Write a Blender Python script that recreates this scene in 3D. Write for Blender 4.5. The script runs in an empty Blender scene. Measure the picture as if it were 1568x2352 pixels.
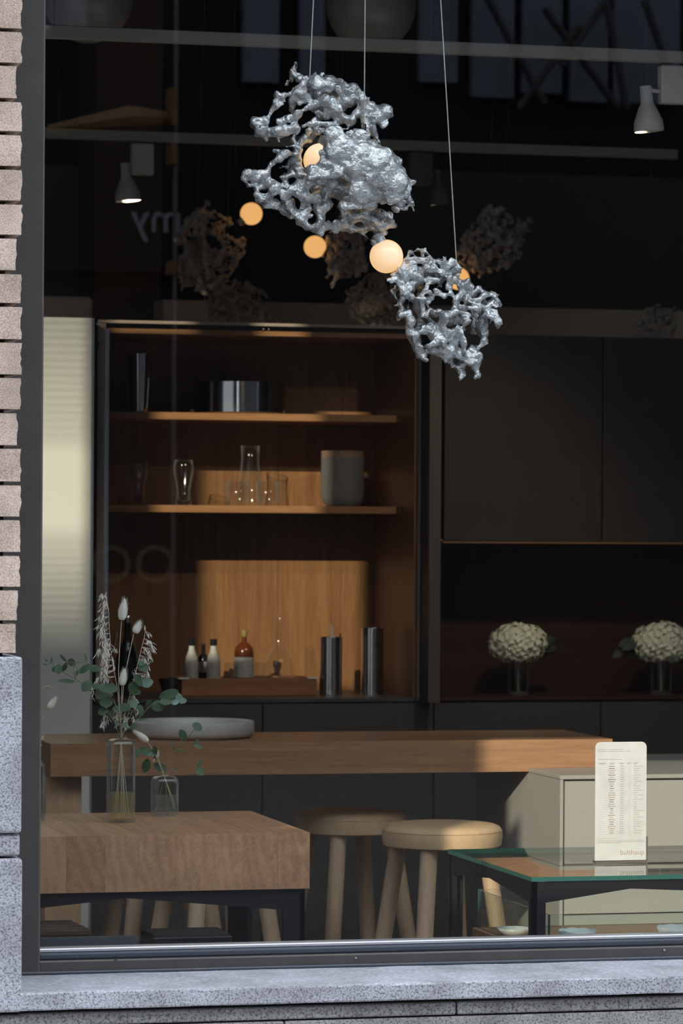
import bpy, bmesh, math, random
import numpy as np
from mathutils import Vector, Matrix

random.seed(7)
SC = bpy.context.scene
COL = SC.collection

# ------------------------------------------------------------------ camera
W, H = 1568.0, 2352.0
FPX = 8000.0                      # focal length in pixels
CAM = Vector((0.0, -7.92, 1.51))
YAW = math.atan(0.248)
ROLL = 0.006
HY = 1222.0                       # horizon row at the picture's centre column
SA, CA = math.sin(YAW), math.cos(YAW)
FWD = Vector((SA, CA, 0)); RGT = Vector((CA, -SA, 0)); UP = Vector((0, 0, 1))
cr, sr = math.cos(ROLL), math.sin(ROLL)
cR = RGT * cr + UP * sr
cU = UP * cr - RGT * sr
cd = bpy.data.cameras.new('camera')
cam = bpy.data.objects.new('camera', cd); COL.objects.link(cam)
M = Matrix(((cR.x, cU.x, -FWD.x, CAM.x), (cR.y, cU.y, -FWD.y, CAM.y), (cR.z, cU.z, -FWD.z, CAM.z), (0, 0, 0, 1)))
cam.matrix_world = M
cd.sensor_fit = 'VERTICAL'; cd.sensor_height = 36.0
cd.lens = 36.0 * FPX / H
cd.shift_y = (HY - H / 2) / H
cd.clip_end = 200
cd.dof.use_dof = True
cd.dof.focus_distance = 8.5
cd.dof.aperture_fstop = 7.5
SC.camera = cam
SC.view_settings.view_transform = 'Standard'
SC.view_settings.look = 'None'
SC.view_settings.gamma = 1.0
SC.view_settings.use_curve_mapping = False
SC.view_settings.exposure = 0.0
SC.cycles.use_denoising = True
SC.cycles.max_bounces = 10
SC.cycles.transparent_max_bounces = 24
SC.cycles.transmission_bounces = 10
SC.cycles.caustics_reflective = False
SC.cycles.caustics_refractive = False

# ------------------------------------------------------------------ sky and sun
wd = bpy.data.worlds.new('sky'); SC.world = wd
wd.use_nodes = True
bg = wd.node_tree.nodes['Background']
bg.inputs[0].default_value = (0.92, 0.96, 1.05, 1)
bg.inputs[1].default_value = 3.5
SUN_T, SUN_E = 0.656, 0.446        # sideways and downward travel per metre of depth
sd = bpy.data.lights.new('sun', 'SUN')
sd.energy = 4.7; sd.angle = math.radians(0.15); sd.color = (1.0, 0.87, 0.68)
sun = bpy.data.objects.new('sun', sd); COL.objects.link(sun)
sun.rotation_euler = Vector((SUN_T, 1, -SUN_E)).to_track_quat('-Z', 'Y').to_euler()
sun.location = (-8, -12, 9)

# ------------------------------------------------------------------ picture <-> place
def ray(px, py):
    u = (px - W / 2) / FPX; v = (HY - py) / FPX
    return FWD + cR * u + cU * v
def at_y(px, py, y):
    d = ray(px, py); return CAM + d * ((y - CAM.y) / d.y)
def at_z(px, py, z):
    d = ray(px, py); return CAM + d * ((z - CAM.z) / d.z)
def scl(px, y):                    # pixels per metre around column px at depth y
    return FPX * (CA - SA * (px - W / 2) / FPX) / (y - CAM.y)

# ------------------------------------------------------------------ materials
def new_mat(name):
    m = bpy.data.materials.new(name); m.use_nodes = True
    nt = m.node_tree
    return m, nt, nt.nodes['Principled BSDF']
def plain(name, c, rough=0.5, metal=0.0, spec=0.5, noise=0.0, nscale=30.0, bump=0.0, coat=0.0):
    m, nt, b = new_mat(name)
    b.inputs['Base Color'].default_value = (*c, 1); b.inputs['Roughness'].default_value = rough
    b.inputs['Metallic'].default_value = metal; b.inputs['Specular IOR Level'].default_value = spec
    b.inputs['Coat Weight'].default_value = coat
    if noise or bump:
        tc = nt.nodes.new('ShaderNodeTexCoord'); n = nt.nodes.new('ShaderNodeTexNoise')
        n.inputs['Scale'].default_value = nscale; n.inputs['Detail'].default_value = 6
        nt.links.new(tc.outputs['Object'], n.inputs['Vector'])
        if noise:
            r = nt.nodes.new('ShaderNodeValToRGB')
            r.color_ramp.elements[0].position = .3; r.color_ramp.elements[1].position = .7
            r.color_ramp.elements[0].color = (*[x * (1 - noise) for x in c], 1)
            r.color_ramp.elements[1].color = (*[min(1, x * (1 + noise)) for x in c], 1)
            nt.links.new(n.outputs['Fac'], r.inputs[0]); nt.links.new(r.outputs[0], b.inputs['Base Color'])
        if bump:
            bp = nt.nodes.new('ShaderNodeBump'); bp.inputs['Strength'].default_value = bump
            bp.inputs['Distance'].default_value = .004
            nt.links.new(n.outputs['Fac'], bp.inputs['Height']); nt.links.new(bp.outputs[0], b.inputs['Normal'])
    return m
def wood(name, dark, light, axis='x', stretch=18, scale=9, rough=0.42, tint=0.0, rings=0.0, spec=0.4):
    m, nt, b = new_mat(name)
    L = nt.links.new
    tc = nt.nodes.new('ShaderNodeTexCoord'); mp = nt.nodes.new('ShaderNodeMapping')
    s = [stretch] * 3; s['xyz'.index(axis)] = 1.0
    mp.inputs['Scale'].default_value = s
    oi = nt.nodes.new('ShaderNodeObjectInfo')
    sh = nt.nodes.new('ShaderNodeVectorMath'); sh.operation = 'SCALE'
    cmb = nt.nodes.new('ShaderNodeCombineXYZ')
    for i in range(3): L(oi.outputs['Random'], cmb.inputs[i])
    L(cmb.outputs[0], sh.inputs[0]); sh.inputs['Scale'].default_value = 7.3
    ad = nt.nodes.new('ShaderNodeVectorMath'); L(tc.outputs['Object'], ad.inputs[0]); L(sh.outputs[0], ad.inputs[1])
    L(ad.outputs[0], mp.inputs['Vector'])
    n1 = nt.nodes.new('ShaderNodeTexNoise'); n1.inputs['Scale'].default_value = scale / 4; n1.inputs['Detail'].default_value = 4
    n1.inputs['Distortion'].default_value = .6
    n2 = nt.nodes.new('ShaderNodeTexNoise'); n2.inputs['Scale'].default_value = scale * 2; n2.inputs['Detail'].default_value = 8
    L(mp.outputs[0], n1.inputs['Vector']); L(mp.outputs[0], n2.inputs['Vector'])
    mx = nt.nodes.new('ShaderNodeMath'); mx.operation = 'MULTIPLY_ADD'
    L(n2.outputs['Fac'], mx.inputs[0]); mx.inputs[1].default_value = .5
    hf = nt.nodes.new('ShaderNodeMath'); hf.operation = 'MULTIPLY'; L(n1.outputs['Fac'], hf.inputs[0]); hf.inputs[1].default_value = .5
    L(hf.outputs[0], mx.inputs[2])
    last = mx
    if rings:
        wv = nt.nodes.new('ShaderNodeTexWave'); wv.wave_type = 'RINGS'; wv.rings_direction = 'Y'
        wv.inputs['Scale'].default_value = 8; wv.inputs['Distortion'].default_value = 8; wv.inputs['Detail'].default_value = 3
        wv.inputs['Detail Scale'].default_value = 1.4
        mp2 = nt.nodes.new('ShaderNodeMapping'); mp2.inputs['Scale'].default_value = (1.6, .15, .6)
        L(ad.outputs[0], mp2.inputs['Vector']); L(mp2.outputs[0], wv.inputs['Vector'])
        m3 = nt.nodes.new('ShaderNodeMath'); m3.operation = 'MULTIPLY_ADD'
        L(wv.outputs['Fac'], m3.inputs[0]); m3.inputs[1].default_value = rings; L(last.outputs[0], m3.inputs[2]); last = m3
    if tint:
        m4 = nt.nodes.new('ShaderNodeMath'); m4.operation = 'MULTIPLY_ADD'
        L(oi.outputs['Random'], m4.inputs[0]); m4.inputs[1].default_value = tint
        m5 = nt.nodes.new('ShaderNodeMath'); m5.operation = 'SUBTRACT'; L(last.outputs[0], m5.inputs[0]); m5.inputs[1].default_value = tint / 2
        L(m5.outputs[0], m4.inputs[2]); last = m4
    r = nt.nodes.new('ShaderNodeValToRGB')
    r.color_ramp.elements[0].position = .32; r.color_ramp.elements[1].position = .68
    r.color_ramp.elements[0].color = (*dark, 1); r.color_ramp.elements[1].color = (*light, 1)
    L(last.outputs[0], r.inputs[0]); L(r.outputs[0], b.inputs['Base Color'])
    b.inputs['Roughness'].default_value = rough; b.inputs['Specular IOR Level'].default_value = spec
    return m
def thin_glass(name, tint=(1, 1, 1), ior=1.5, rough=0.0, edge=0.0, haze=0.0, hcol=(.7, .7, .65)):
    m, nt, b = new_mat(name); nt.nodes.remove(b)
    tr = nt.nodes.new('ShaderNodeBsdfTransparent'); tr.inputs[0].default_value = (*tint, 1)
    gl = nt.nodes.new('ShaderNodeBsdfGlossy'); gl.inputs['Roughness'].default_value = rough
    fr = nt.nodes.new('ShaderNodeFresnel')
    ge = nt.nodes.new('ShaderNodeNewGeometry'); mr = nt.nodes.new('ShaderNodeMapRange')   # same Fresnel from either side
    mr.inputs['To Min'].default_value = ior; mr.inputs['To Max'].default_value = 1 / ior
    nt.links.new(ge.outputs['Backfacing'], mr.inputs['Value']); nt.links.new(mr.outputs[0], fr.inputs['IOR'])
    mx = nt.nodes.new('ShaderNodeMixShader')
    nt.links.new(fr.outputs[0], mx.inputs[0]); nt.links.new(tr.outputs[0], mx.inputs[1]); nt.links.new(gl.outputs[0], mx.inputs[2])
    out = mx
    if edge:                                   # pale diffuse rim stands in for bright reflections at glass edges
        df = nt.nodes.new('ShaderNodeBsdfDiffuse'); df.inputs[0].default_value = (.75, .78, .76, 1)
        lw = nt.nodes.new('ShaderNodeLayerWeight'); lw.inputs[0].default_value = .5
        pw = nt.nodes.new('ShaderNodeMath'); pw.operation = 'POWER'; pw.inputs[1].default_value = 4
        ml = nt.nodes.new('ShaderNodeMath'); ml.operation = 'MULTIPLY'; ml.inputs[1].default_value = edge
        nt.links.new(lw.outputs['Facing'], pw.inputs[0]); nt.links.new(pw.outputs[0], ml.inputs[0])
        m2 = nt.nodes.new('ShaderNodeMixShader'); nt.links.new(ml.outputs[0], m2.inputs[0])
        nt.links.new(mx.outputs[0], m2.inputs[1]); nt.links.new(df.outputs[0], m2.inputs[2]); out = m2
    if haze:                                   # cloudy liquid
        d2 = nt.nodes.new('ShaderNodeBsdfDiffuse'); d2.inputs[0].default_value = (*hcol, 1)
        m3 = nt.nodes.new('ShaderNodeMixShader'); m3.inputs[0].default_value = haze
        nt.links.new(out.outputs[0], m3.inputs[1]); nt.links.new(d2.outputs[0], m3.inputs[2]); out = m3
    nt.links.new(out.outputs[0], nt.nodes['Material Output'].inputs[0])
    return m
def emis(name, c, s=1.0):
    m, nt, b = new_mat(name)
    b.inputs['Base Color'].default_value = (.8, .75, .7, 1); b.inputs['Roughness'].default_value = .12
    b.inputs['Emission Color'].default_value = (*c, 1); b.inputs['Emission Strength'].default_value = s
    return m
def granite(name, base, dark, scale=260, rough=.7):
    m, nt, b = new_mat(name); L = nt.links.new
    tc = nt.nodes.new('ShaderNodeTexCoord')
    v = nt.nodes.new('ShaderNodeTexVoronoi'); v.inputs['Scale'].default_value = scale
    n = nt.nodes.new('ShaderNodeTexNoise'); n.inputs['Scale'].default_value = scale; n.inputs['Detail'].default_value = 4
    n2 = nt.nodes.new('ShaderNodeTexNoise'); n2.inputs['Scale'].default_value = 9; n2.inputs['Detail'].default_value = 6
    for k in (v, n, n2): L(tc.outputs['Object'], k.inputs['Vector'])
    r = nt.nodes.new('ShaderNodeValToRGB'); e = r.color_ramp.elements
    e[0].position = .36; e[0].color = (*dark, 1); e[1].position = .47; e[1].color = (*base, 1)
    x = e.new(.66); x.color = (*[min(1, c * 1.35) for c in base], 1)
    L(n.outputs['Fac'], r.inputs[0])
    r2 = nt.nodes.new('ShaderNodeValToRGB'); r2.color_ramp.elements[0].color = (.72, .72, .70, 1); r2.color_ramp.elements[1].color = (1.1, 1.1, 1.12, 1)
    r2.color_ramp.elements[0].position = .3; r2.color_ramp.elements[1].position = .62
    L(n2.outputs['Fac'], r2.inputs[0])
    mu = nt.nodes.new('ShaderNodeMix'); mu.data_type = 'RGBA'; mu.blend_type = 'MULTIPLY'; mu.inputs[0].default_value = 1
    L(r.outputs[0], mu.inputs[6]); L(r2.outputs[0], mu.inputs[7]); L(mu.outputs[2], b.inputs['Base Color'])
    bp = nt.nodes.new('ShaderNodeBump'); bp.inputs['Strength'].default_value = .5; bp.inputs['Distance'].default_value = .003
    L(n.outputs['Fac'], bp.inputs['Height']); L(bp.outputs[0], b.inputs['Normal'])
    b.inputs['Roughness'].default_value = rough
    return m

MT = {}
MT['brick'] = granite('buff brick', (.52, .42, .35), (.40, .315, .26), 330, .85)
MT['mortar'] = plain('dark mortar', (.05, .045, .04), .9)
MT['granite'] = granite('grey granite', (.37, .385, .42), (.15, .16, .185), 230)
MT['granite_low'] = granite('weathered granite', (.29, .29, .285), (.11, .11, .11), 210)
MT['sill_top'] = granite('honed granite top', (.34, .36, .395), (.29, .305, .34), 120)
MT['frame'] = plain('bronze frame', (.062, .058, .056), .5, .0, .5, .12, 12)
MT['frame_blue'] = plain('grey frame sill', (.050, .062, .080), .45, 0)
MT['frame_edge'] = plain('highlight toned bead', (.62, .64, .68), .35, .6)  # pale tone stands in for the highlight on the frame's bevel
MT['pane'] = thin_glass('window glass', (.97, .985, .98), 1.5)
MT['vaseglass'] = thin_glass('vase glass', (.965, .975, .97), 1.5, .03, .30)
MT['clear'] = thin_glass('clear glass', (.95, .955, .95), 1.4, .09, .35)
MT['water'] = thin_glass('water', (.93, .95, .92), 1.2, 0, 0, .07, (.75, .78, .74))
MT['water_y'] = thin_glass('stale water', (.95, .90, .72), 1.2, 0, 0, .16, (.72, .60, .36))
MT['tableglass'] = thin_glass('table glass', (.95, .98, .97), 1.5)
MT['tableedge'] = plain('green glass edge', (.03, .115, .10), .15, 0, .6)
MT['alu'] = None
MT['bulb'] = emis('lit opal globe', (1.0, .57, .235), .86)
MT['bulb_far'] = emis('lit opal globe far', (1.0, .50, .16), .92)
MT['cable'] = plain('steel cable', (.55, .54, .50), .4, .6)
MT['oak_bar'] = wood('oak bar', (.28, .15, .081), (.47, .26, .146), 'x', 22, 7, .34)
MT['oak_panel'] = wood('oak panel', (.40, .245, .14), (.56, .36, .22), 'z', 18, 9, .4)
MT['block'] = wood('end grain block', (.315, .168, .095), (.52, .30, .175), 'y', 10, 7, .42, .26, .11)
MT['walnut'] = wood('walnut veneer', (.135, .06, .022), (.265, .13, .051), 'z', 26, 5, .42)
MT['walnut_h'] = wood('walnut veneer lengthwise', (.22, .105, .042), (.36, .18, .078), 'x', 26, 6, .4)
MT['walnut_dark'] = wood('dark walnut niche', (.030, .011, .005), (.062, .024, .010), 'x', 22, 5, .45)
MT['traywood'] = wood('reddish tray wood', (.24, .10, .05), (.36, .17, .085), 'x', 20, 6, .4)
MT['stoolwood'] = wood('beech stool leg', (.40, .27, .17), (.55, .39, .26), 'z', 16, 16, .5, .25)
MT['leather'] = plain('tan leather', (.58, .405, .24), .45, 0, .4, .06, 40, .05)
MT['dark'] = plain('dark lacquer front', (.062, .056, .054), .42, 0, .5, .1, 30)
MT['upper'] = plain('dark brown lacquer', (.040, .033, .028), .55, 0, .4, .12, 14)
MT['doorbrown'] = plain('brown door edge', (.075, .06, .05), .5)
MT['black'] = plain('black', (.008, .008, .009), .6)
MT['steelblack'] = plain('black powder coat', (.007, .008, .011), .5, 0, .4)
MT['greige'] = plain('warm greige lacquer', (.36, .345, .315), .38, 0, .45)
MT['panel'] = plain('pale satin panel', (.74, .74, .69), .3, 0, .5)
MT['stile'] = plain('brown grey stile', (.34, .27, .225), .4)
MT['aluedge'] = plain('aluminium edge', (.40, .46, .54), .35, .5)
MT['chrome'] = plain('polished steel', (.72, .72, .72), .12, 1.0)
MT['brushed'] = plain('brushed steel', (.62, .61, .60), .15, 1.0)
MT['white'] = plain('white', (.78, .77, .74), .5)
MT['spot'] = plain('white lamp housing', (.50, .47, .42), .5)
MT['rail'] = plain('white track', (.30, .275, .24), .5)
MT['opal'] = plain('opal glass globe', (.24, .215, .19), .3)
MT['card'] = plain('stained cream card', (.60, .60, .58), .55, 0, .4, .07, 22)
MT['ink'] = plain('grey ink', (.36, .33, .31), .7)
MT['inkred'] = plain('red ink', (.42, .31, .28), .7)
MT['inkdark'] = plain('dark ink', (.16, .13, .13), .7)
MT['clip'] = plain('brown card stand', (.15, .125, .11), .5)
MT['ceramic'] = plain('grey ceramic', (.56, .545, .52), .3, 0, .5, .08, 60)
MT['jar'] = plain('charcoal stoneware', (.15, .15, .15), .6, 0, .4, .1, 50)
MT['lidwood'] = plain('wooden lid', (.23, .155, .105), .5, 0, .4, .15, 20)
MT['label'] = plain('cream paper label', (.40, .40, .36), .6, 0, .4, .16, 70)
MT['whisky'] = plain('amber spirit', (.10, .026, .007), .08, 0, .6)
MT['gold'] = plain('gold stopper', (.62, .48, .16), .3, .7)
MT['bottleblack'] = plain('black bottle glass', (.012, .012, .014), .12)
MT['leaf'] = plain('eucalyptus leaf', (.10, .155, .10), .55, 0, .3, .25, 25)
MT['leaf_dark'] = plain('dark eucalyptus leaf', (.06, .105, .058), .5, 0, .3, .2, 25)
MT['leaf_pale'] = plain('pale eucalyptus leaf', (.20, .30, .25), .6, 0, .3, .2, 25)
MT['stem'] = plain('green stem', (.16, .17, .07), .6)
MT['straw'] = plain('dried straw stem', (.52, .44, .32), .7)
MT['oat'] = plain('dried oat', (.74, .70, .62), .8)
MT['tail'] = plain('bunny tail fluff', (.80, .78, .71), .95)
MT['petal'] = plain('white hydrangea', (.90, .90, .70), .7, 0, .2, .12, 60)
MT['foliage'] = plain('dark foliage', (.02, .035, .02), .6)
MT['ceiling'] = plain('black ceiling', (.012, .012, .013), .9)
MT['wall_dark'] = plain('dark wall', (.016, .015, .014), .9)
MT['olive'] = plain('olive wall', (.13, .14, .095), .9)
MT['brownwall'] = plain('brown wall', (.14, .08, .04), .8)
MT['beige'] = plain('taupe ledge', (.85, .70, .56), .8)
MT['floor'] = plain('grey floor', (.14, .125, .11), .5, 0, .4, .1, 4)
MT['street'] = plain('dark asphalt', (.045, .045, .048), .9, 0, .3, .2, 3)
MT['sidewalk'] = plain('pale paving', (.36, .36, .36), .9, 0, .3, .2, 3)
MT['sun_mask'] = plain('sun mask sheet', (.16, .155, .15), .9)
MT['facade'] = plain('street facade', (.012, .013, .015), .9, 0, .1)
MT['facade_pale'] = plain('pale facade strips', (.07, .085, .115), .8)
MT['sign'] = plain('white sign letters', (.16, .17, .21), .7)
MT['facade_strip_mat'] = plain('dull olive letters', (.075, .062, .03), .8)
MT['signal'] = plain('orange traffic housing', (.13, .065, .022), .6)
MT['pole'] = plain('grey street pole', (.075, .07, .068), .6)
MT['plate'] = plain('white porcelain', (.70, .72, .72), .3)
MT['crate'] = wood('dark slatted crate', (.035, .022, .015), (.07, .045, .03), 'x', 20, 6, .5)

# silver leaf metal
def alu(name, metal, c, rough):
    m, nt, b = new_mat(name); L = nt.links.new
    tc = nt.nodes.new('ShaderNodeTexCoord')
    n = nt.nodes.new('ShaderNodeTexNoise'); n.inputs['Scale'].default_value = 70; n.inputs['Detail'].default_value = 8; n.inputs['Distortion'].default_value = 1.2
    n2 = nt.nodes.new('ShaderNodeTexNoise'); n2.inputs['Scale'].default_value = 22; n2.inputs['Detail'].default_value = 5
    L(tc.outputs['Object'], n.inputs['Vector']); L(tc.outputs['Object'], n2.inputs['Vector'])
    r = nt.nodes.new('ShaderNodeValToRGB'); e = r.color_ramp.elements
    e[0].position = .3; e[0].color = (*[x * .62 for x in c], 1); e[1].position = .58; e[1].color = (*c, 1)
    L(n2.outputs['Fac'], r.inputs[0]); L(r.outputs[0], b.inputs['Base Color'])
    rr = nt.nodes.new('ShaderNodeMapRange'); rr.inputs['To Min'].default_value = rough - .14; rr.inputs['To Max'].default_value = rough + .14
    rr.inputs['From Min'].default_value = .3; rr.inputs['From Max'].default_value = .7
    L(n.outputs['Fac'], rr.inputs['Value']); L(rr.outputs[0], b.inputs['Roughness'])
    b.inputs['Metallic'].default_value = metal
    n3 = nt.nodes.new('ShaderNodeTexVoronoi'); n3.feature = 'SMOOTH_F1'; n3.inputs['Scale'].default_value = 36; n3.inputs['Smoothness'].default_value = .25
    wp = nt.nodes.new('ShaderNodeMix'); wp.data_type = 'RGBA'; wp.blend_type = 'LINEAR_LIGHT'; wp.inputs[0].default_value = .03
    L(tc.outputs['Object'], wp.inputs[6]); L(n2.outputs['Color'], wp.inputs[7]); L(wp.outputs[2], n3.inputs['Vector'])
    sm = nt.nodes.new('ShaderNodeMath'); sm.operation = 'MULTIPLY_ADD'; L(n.outputs['Fac'], sm.inputs[0]); sm.inputs[1].default_value = .9; L(n3.outputs['Distance'], sm.inputs[2])
    bp = nt.nodes.new('ShaderNodeBump'); bp.inputs['Strength'].default_value = .8; bp.inputs['Distance'].default_value = .006
    L(sm.outputs[0], bp.inputs['Height']); L(bp.outputs[0], b.inputs['Normal'])
    return m
MT['alu'] = alu('crinkled silver casting', .72, (.74, .76, .785), .32)
MT['alu_far'] = alu('warm lit silver casting', .1, (.80, .70, .61), .5)  # same silver as alu, with warm lamp light put into its colour

# ------------------------------------------------------------------ object helpers
def tag(o, label=None, cat=None, group=None, kind=None):
    if label: o['label'] = label
    if cat: o['category'] = cat
    if group: o['group'] = group
    if kind: o['kind'] = kind
    return o
def thing(name, label, cat, loc, group=None):
    o = bpy.data.objects.new(name, None); COL.objects.link(o)
    o.location = loc; o.empty_display_size = .05
    return tag(o, label, cat, group)
def root_loc(p):
    v = Vector((0, 0, 0))
    while p is not None:
        v += p.location; p = p.parent
    return v
def obj(name, bm, mat, parent=None, smooth=False, origin=None):
    """bm is in world coordinates; the object's origin goes to its parent's base (or to origin)."""
    off = root_loc(parent) if parent else Vector(origin or (0, 0, 0))
    bmesh.ops.translate(bm, verts=bm.verts, vec=-off)
    me = bpy.data.meshes.new(name); bm.to_mesh(me); bm.free()
    mats = mat if isinstance(mat, (list, tuple)) else [mat]
    for k in mats: me.materials.append(MT[k] if isinstance(k, str) else k)
    if smooth:
        for p in me.polygons: p.use_smooth = True
        if smooth == 'auto':
            me.set_sharp_from_angle(angle=math.radians(38))
    o = bpy.data.objects.new(name, me); COL.objects.link(o)
    if parent: o.parent = parent
    else: o.location = off
    return o
def struct(name, bm, mat, parent=None, smooth=False):
    o = obj(name, bm, mat, parent, smooth)
    if not parent: o['kind'] = 'structure'
    return o
def B(): return bmesh.new()
def box(bm, x0, x1, y0, y1, z0, z1, bev=0.0, seg=1, mi=0):
    r = bmesh.ops.create_cube(bm, size=1)
    vs = r['verts']
    for v in vs:
        v.co = Vector(((x0 + x1) / 2 + v.co.x * (x1 - x0), (y0 + y1) / 2 + v.co.y * (y1 - y0), (z0 + z1) / 2 + v.co.z * (z1 - z0)))
    fs = set(f for v in vs for f in v.link_faces)
    for f in fs: f.material_index = mi
    if bev:
        es = set(e for v in vs for e in v.link_edges)
        bmesh.ops.bevel(bm, geom=list(es), offset=bev, segments=seg, profile=.5, affect='EDGES', clamp_overlap=True)
    return bm
def bx(*a, **k): return box(B(), *a, **k)
def tube(bm, pts, rad, n=8, cap=True, mi=0):
    pts = [Vector(p) for p in pts]
    rs = rad if isinstance(rad, (list, tuple)) else [rad] * len(pts)
    rings = []
    t0 = (pts[1] - pts[0]).normalized()
    ref = Vector((0, 0, 1)) if abs(t0.z) < .9 else Vector((1, 0, 0))
    nx = t0.cross(ref).normalized()
    for i, p in enumerate(pts):
        t = (pts[min(i + 1, len(pts) - 1)] - pts[max(i - 1, 0)]).normalized()
        nx = (nx - t * nx.dot(t)).normalized(); ny = t.cross(nx)
        rings.append([bm.verts.new(p + (nx * math.cos(2 * math.pi * k / n) + ny * math.sin(2 * math.pi * k / n)) * rs[i]) for k in range(n)])
    for a, b in zip(rings, rings[1:]):
        for k in range(n):
            f = bm.faces.new((a[k], a[(k + 1) % n], b[(k + 1) % n], b[k])); f.material_index = mi
    if cap:
        bm.faces.new(rings[0][::-1]).material_index = mi; bm.faces.new(rings[-1]).material_index = mi
    return bm
def lathe(bm, prof, cx, cy, n=32, sq=None, mi=0, closed=False):
    """profile of (radius, z) revolved about a vertical axis; sq=(exponent) makes a rounded square section"""
    rings = []
    for r, z in prof:
        if r < 1e-6:
            rings.append([bm.verts.new((cx, cy, z))]); continue
        ring = []
        for k in range(n):
            a = 2 * math.pi * (k + .5) / n
            c, s = math.cos(a), math.sin(a)
            q = r
            if sq: q = r / (abs(c) ** sq + abs(s) ** sq) ** (1 / sq)
            ring.append(bm.verts.new((cx + c * q, cy + s * q, z)))
        rings.append(ring)
    for a, b in zip(rings, rings[1:]):
        if len(a) == 1 and len(b) == 1: continue
        for k in range(n):
            k2 = (k + 1) % n
            if len(a) == 1: f = bm.faces.new((a[0], b[k2], b[k]))
            elif len(b) == 1: f = bm.faces.new((a[k], a[k2], b[0]))
            else: f = bm.faces.new((a[k], a[k2], b[k2], b[k]))
            f.material_index = mi
    return bm
def sphere(bm, c, r, u=32, v=20, sc=(1, 1, 1)):
    res = bmesh.ops.create_uvsphere(bm, u_segments=u, v_segments=v, radius=r)
    for q in res['verts']: q.co = Vector((q.co.x * sc[0], q.co.y * sc[1], q.co.z * sc[2])) + Vector(c)
    return bm
def dup(root, loc, label=None, group=None, rotz=0):
    r = root.copy(); COL.objects.link(r); r.location = loc; r.rotation_euler = (0, 0, rotz)
    if label: r['label'] = label
    if group: r['group'] = group
    for ch in list(root.children):
        c = ch.copy(); COL.objects.link(c); c.parent = r
        for g in list(ch.children):
            d = g.copy(); COL.objects.link(d); d.parent = c
    return r

# ------------------------------------------------------------------ implicit surfaces for the castings
def surface_nets(F, org, h):
    S = F < 0
    nx, ny, nz = F.shape
    cnt = np.zeros((nx - 1, ny - 1, nz - 1), np.float32)
    acc = np.zeros((nx - 1, ny - 1, nz - 1, 3), np.float32)
    sl = lambda d, n: slice(d, n - 1 + d)
    corners = [(i, j, k) for i in (0, 1) for j in (0, 1) for k in (0, 1)]
    for a in corners:
        for ax in range(3):
            if a[ax]: continue
            b = list(a); b[ax] = 1
            Fa = F[sl(a[0], nx), sl(a[1], ny), sl(a[2], nz)]; Fb = F[sl(b[0], nx), sl(b[1], ny), sl(b[2], nz)]
            m = (Fa < 0) != (Fb < 0)
            t = np.where(m, Fa / np.where(m, Fa - Fb, 1), 0)
            cnt += m
            for q in range(3):
                acc[..., q] += np.where(m, a[q] + (t if q == ax else 0), 0)
    mask = cnt > 0
    idx = -np.ones(mask.shape, np.int64); idx[mask] = np.arange(mask.sum())
    ijk = np.argwhere(mask)
    V = (ijk + acc[mask] / cnt[mask][:, None]) * h + np.array(org)
    Q = []
    for ax in range(3):
        s0 = [slice(1, -1)] * 3; s1 = [slice(1, -1)] * 3
        s0[ax] = slice(0, -1); s1[ax] = slice(1, None)
        A = S[tuple(s0)]; Bm = S[tuple(s1)]
        for flip, mm in ((False, A & ~Bm), (True, ~A & Bm)):
            p = np.argwhere(mm)
            if not len(p): continue
            off = np.ones(3, int); off[ax] = 0
            p = p + off
            u, v = [(1, 2), (2, 0), (0, 1)][ax]
            def g(du, dv):
                q = p.copy(); q[:, u] -= du; q[:, v] -= dv
                return idx[q[:, 0], q[:, 1], q[:, 2]]
            quad = np.stack([g(1, 1), g(0, 1), g(0, 0), g(1, 0)], 1)
            Q.append(quad[:, ::-1] if flip else quad)
    return V, np.concatenate(Q)
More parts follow.
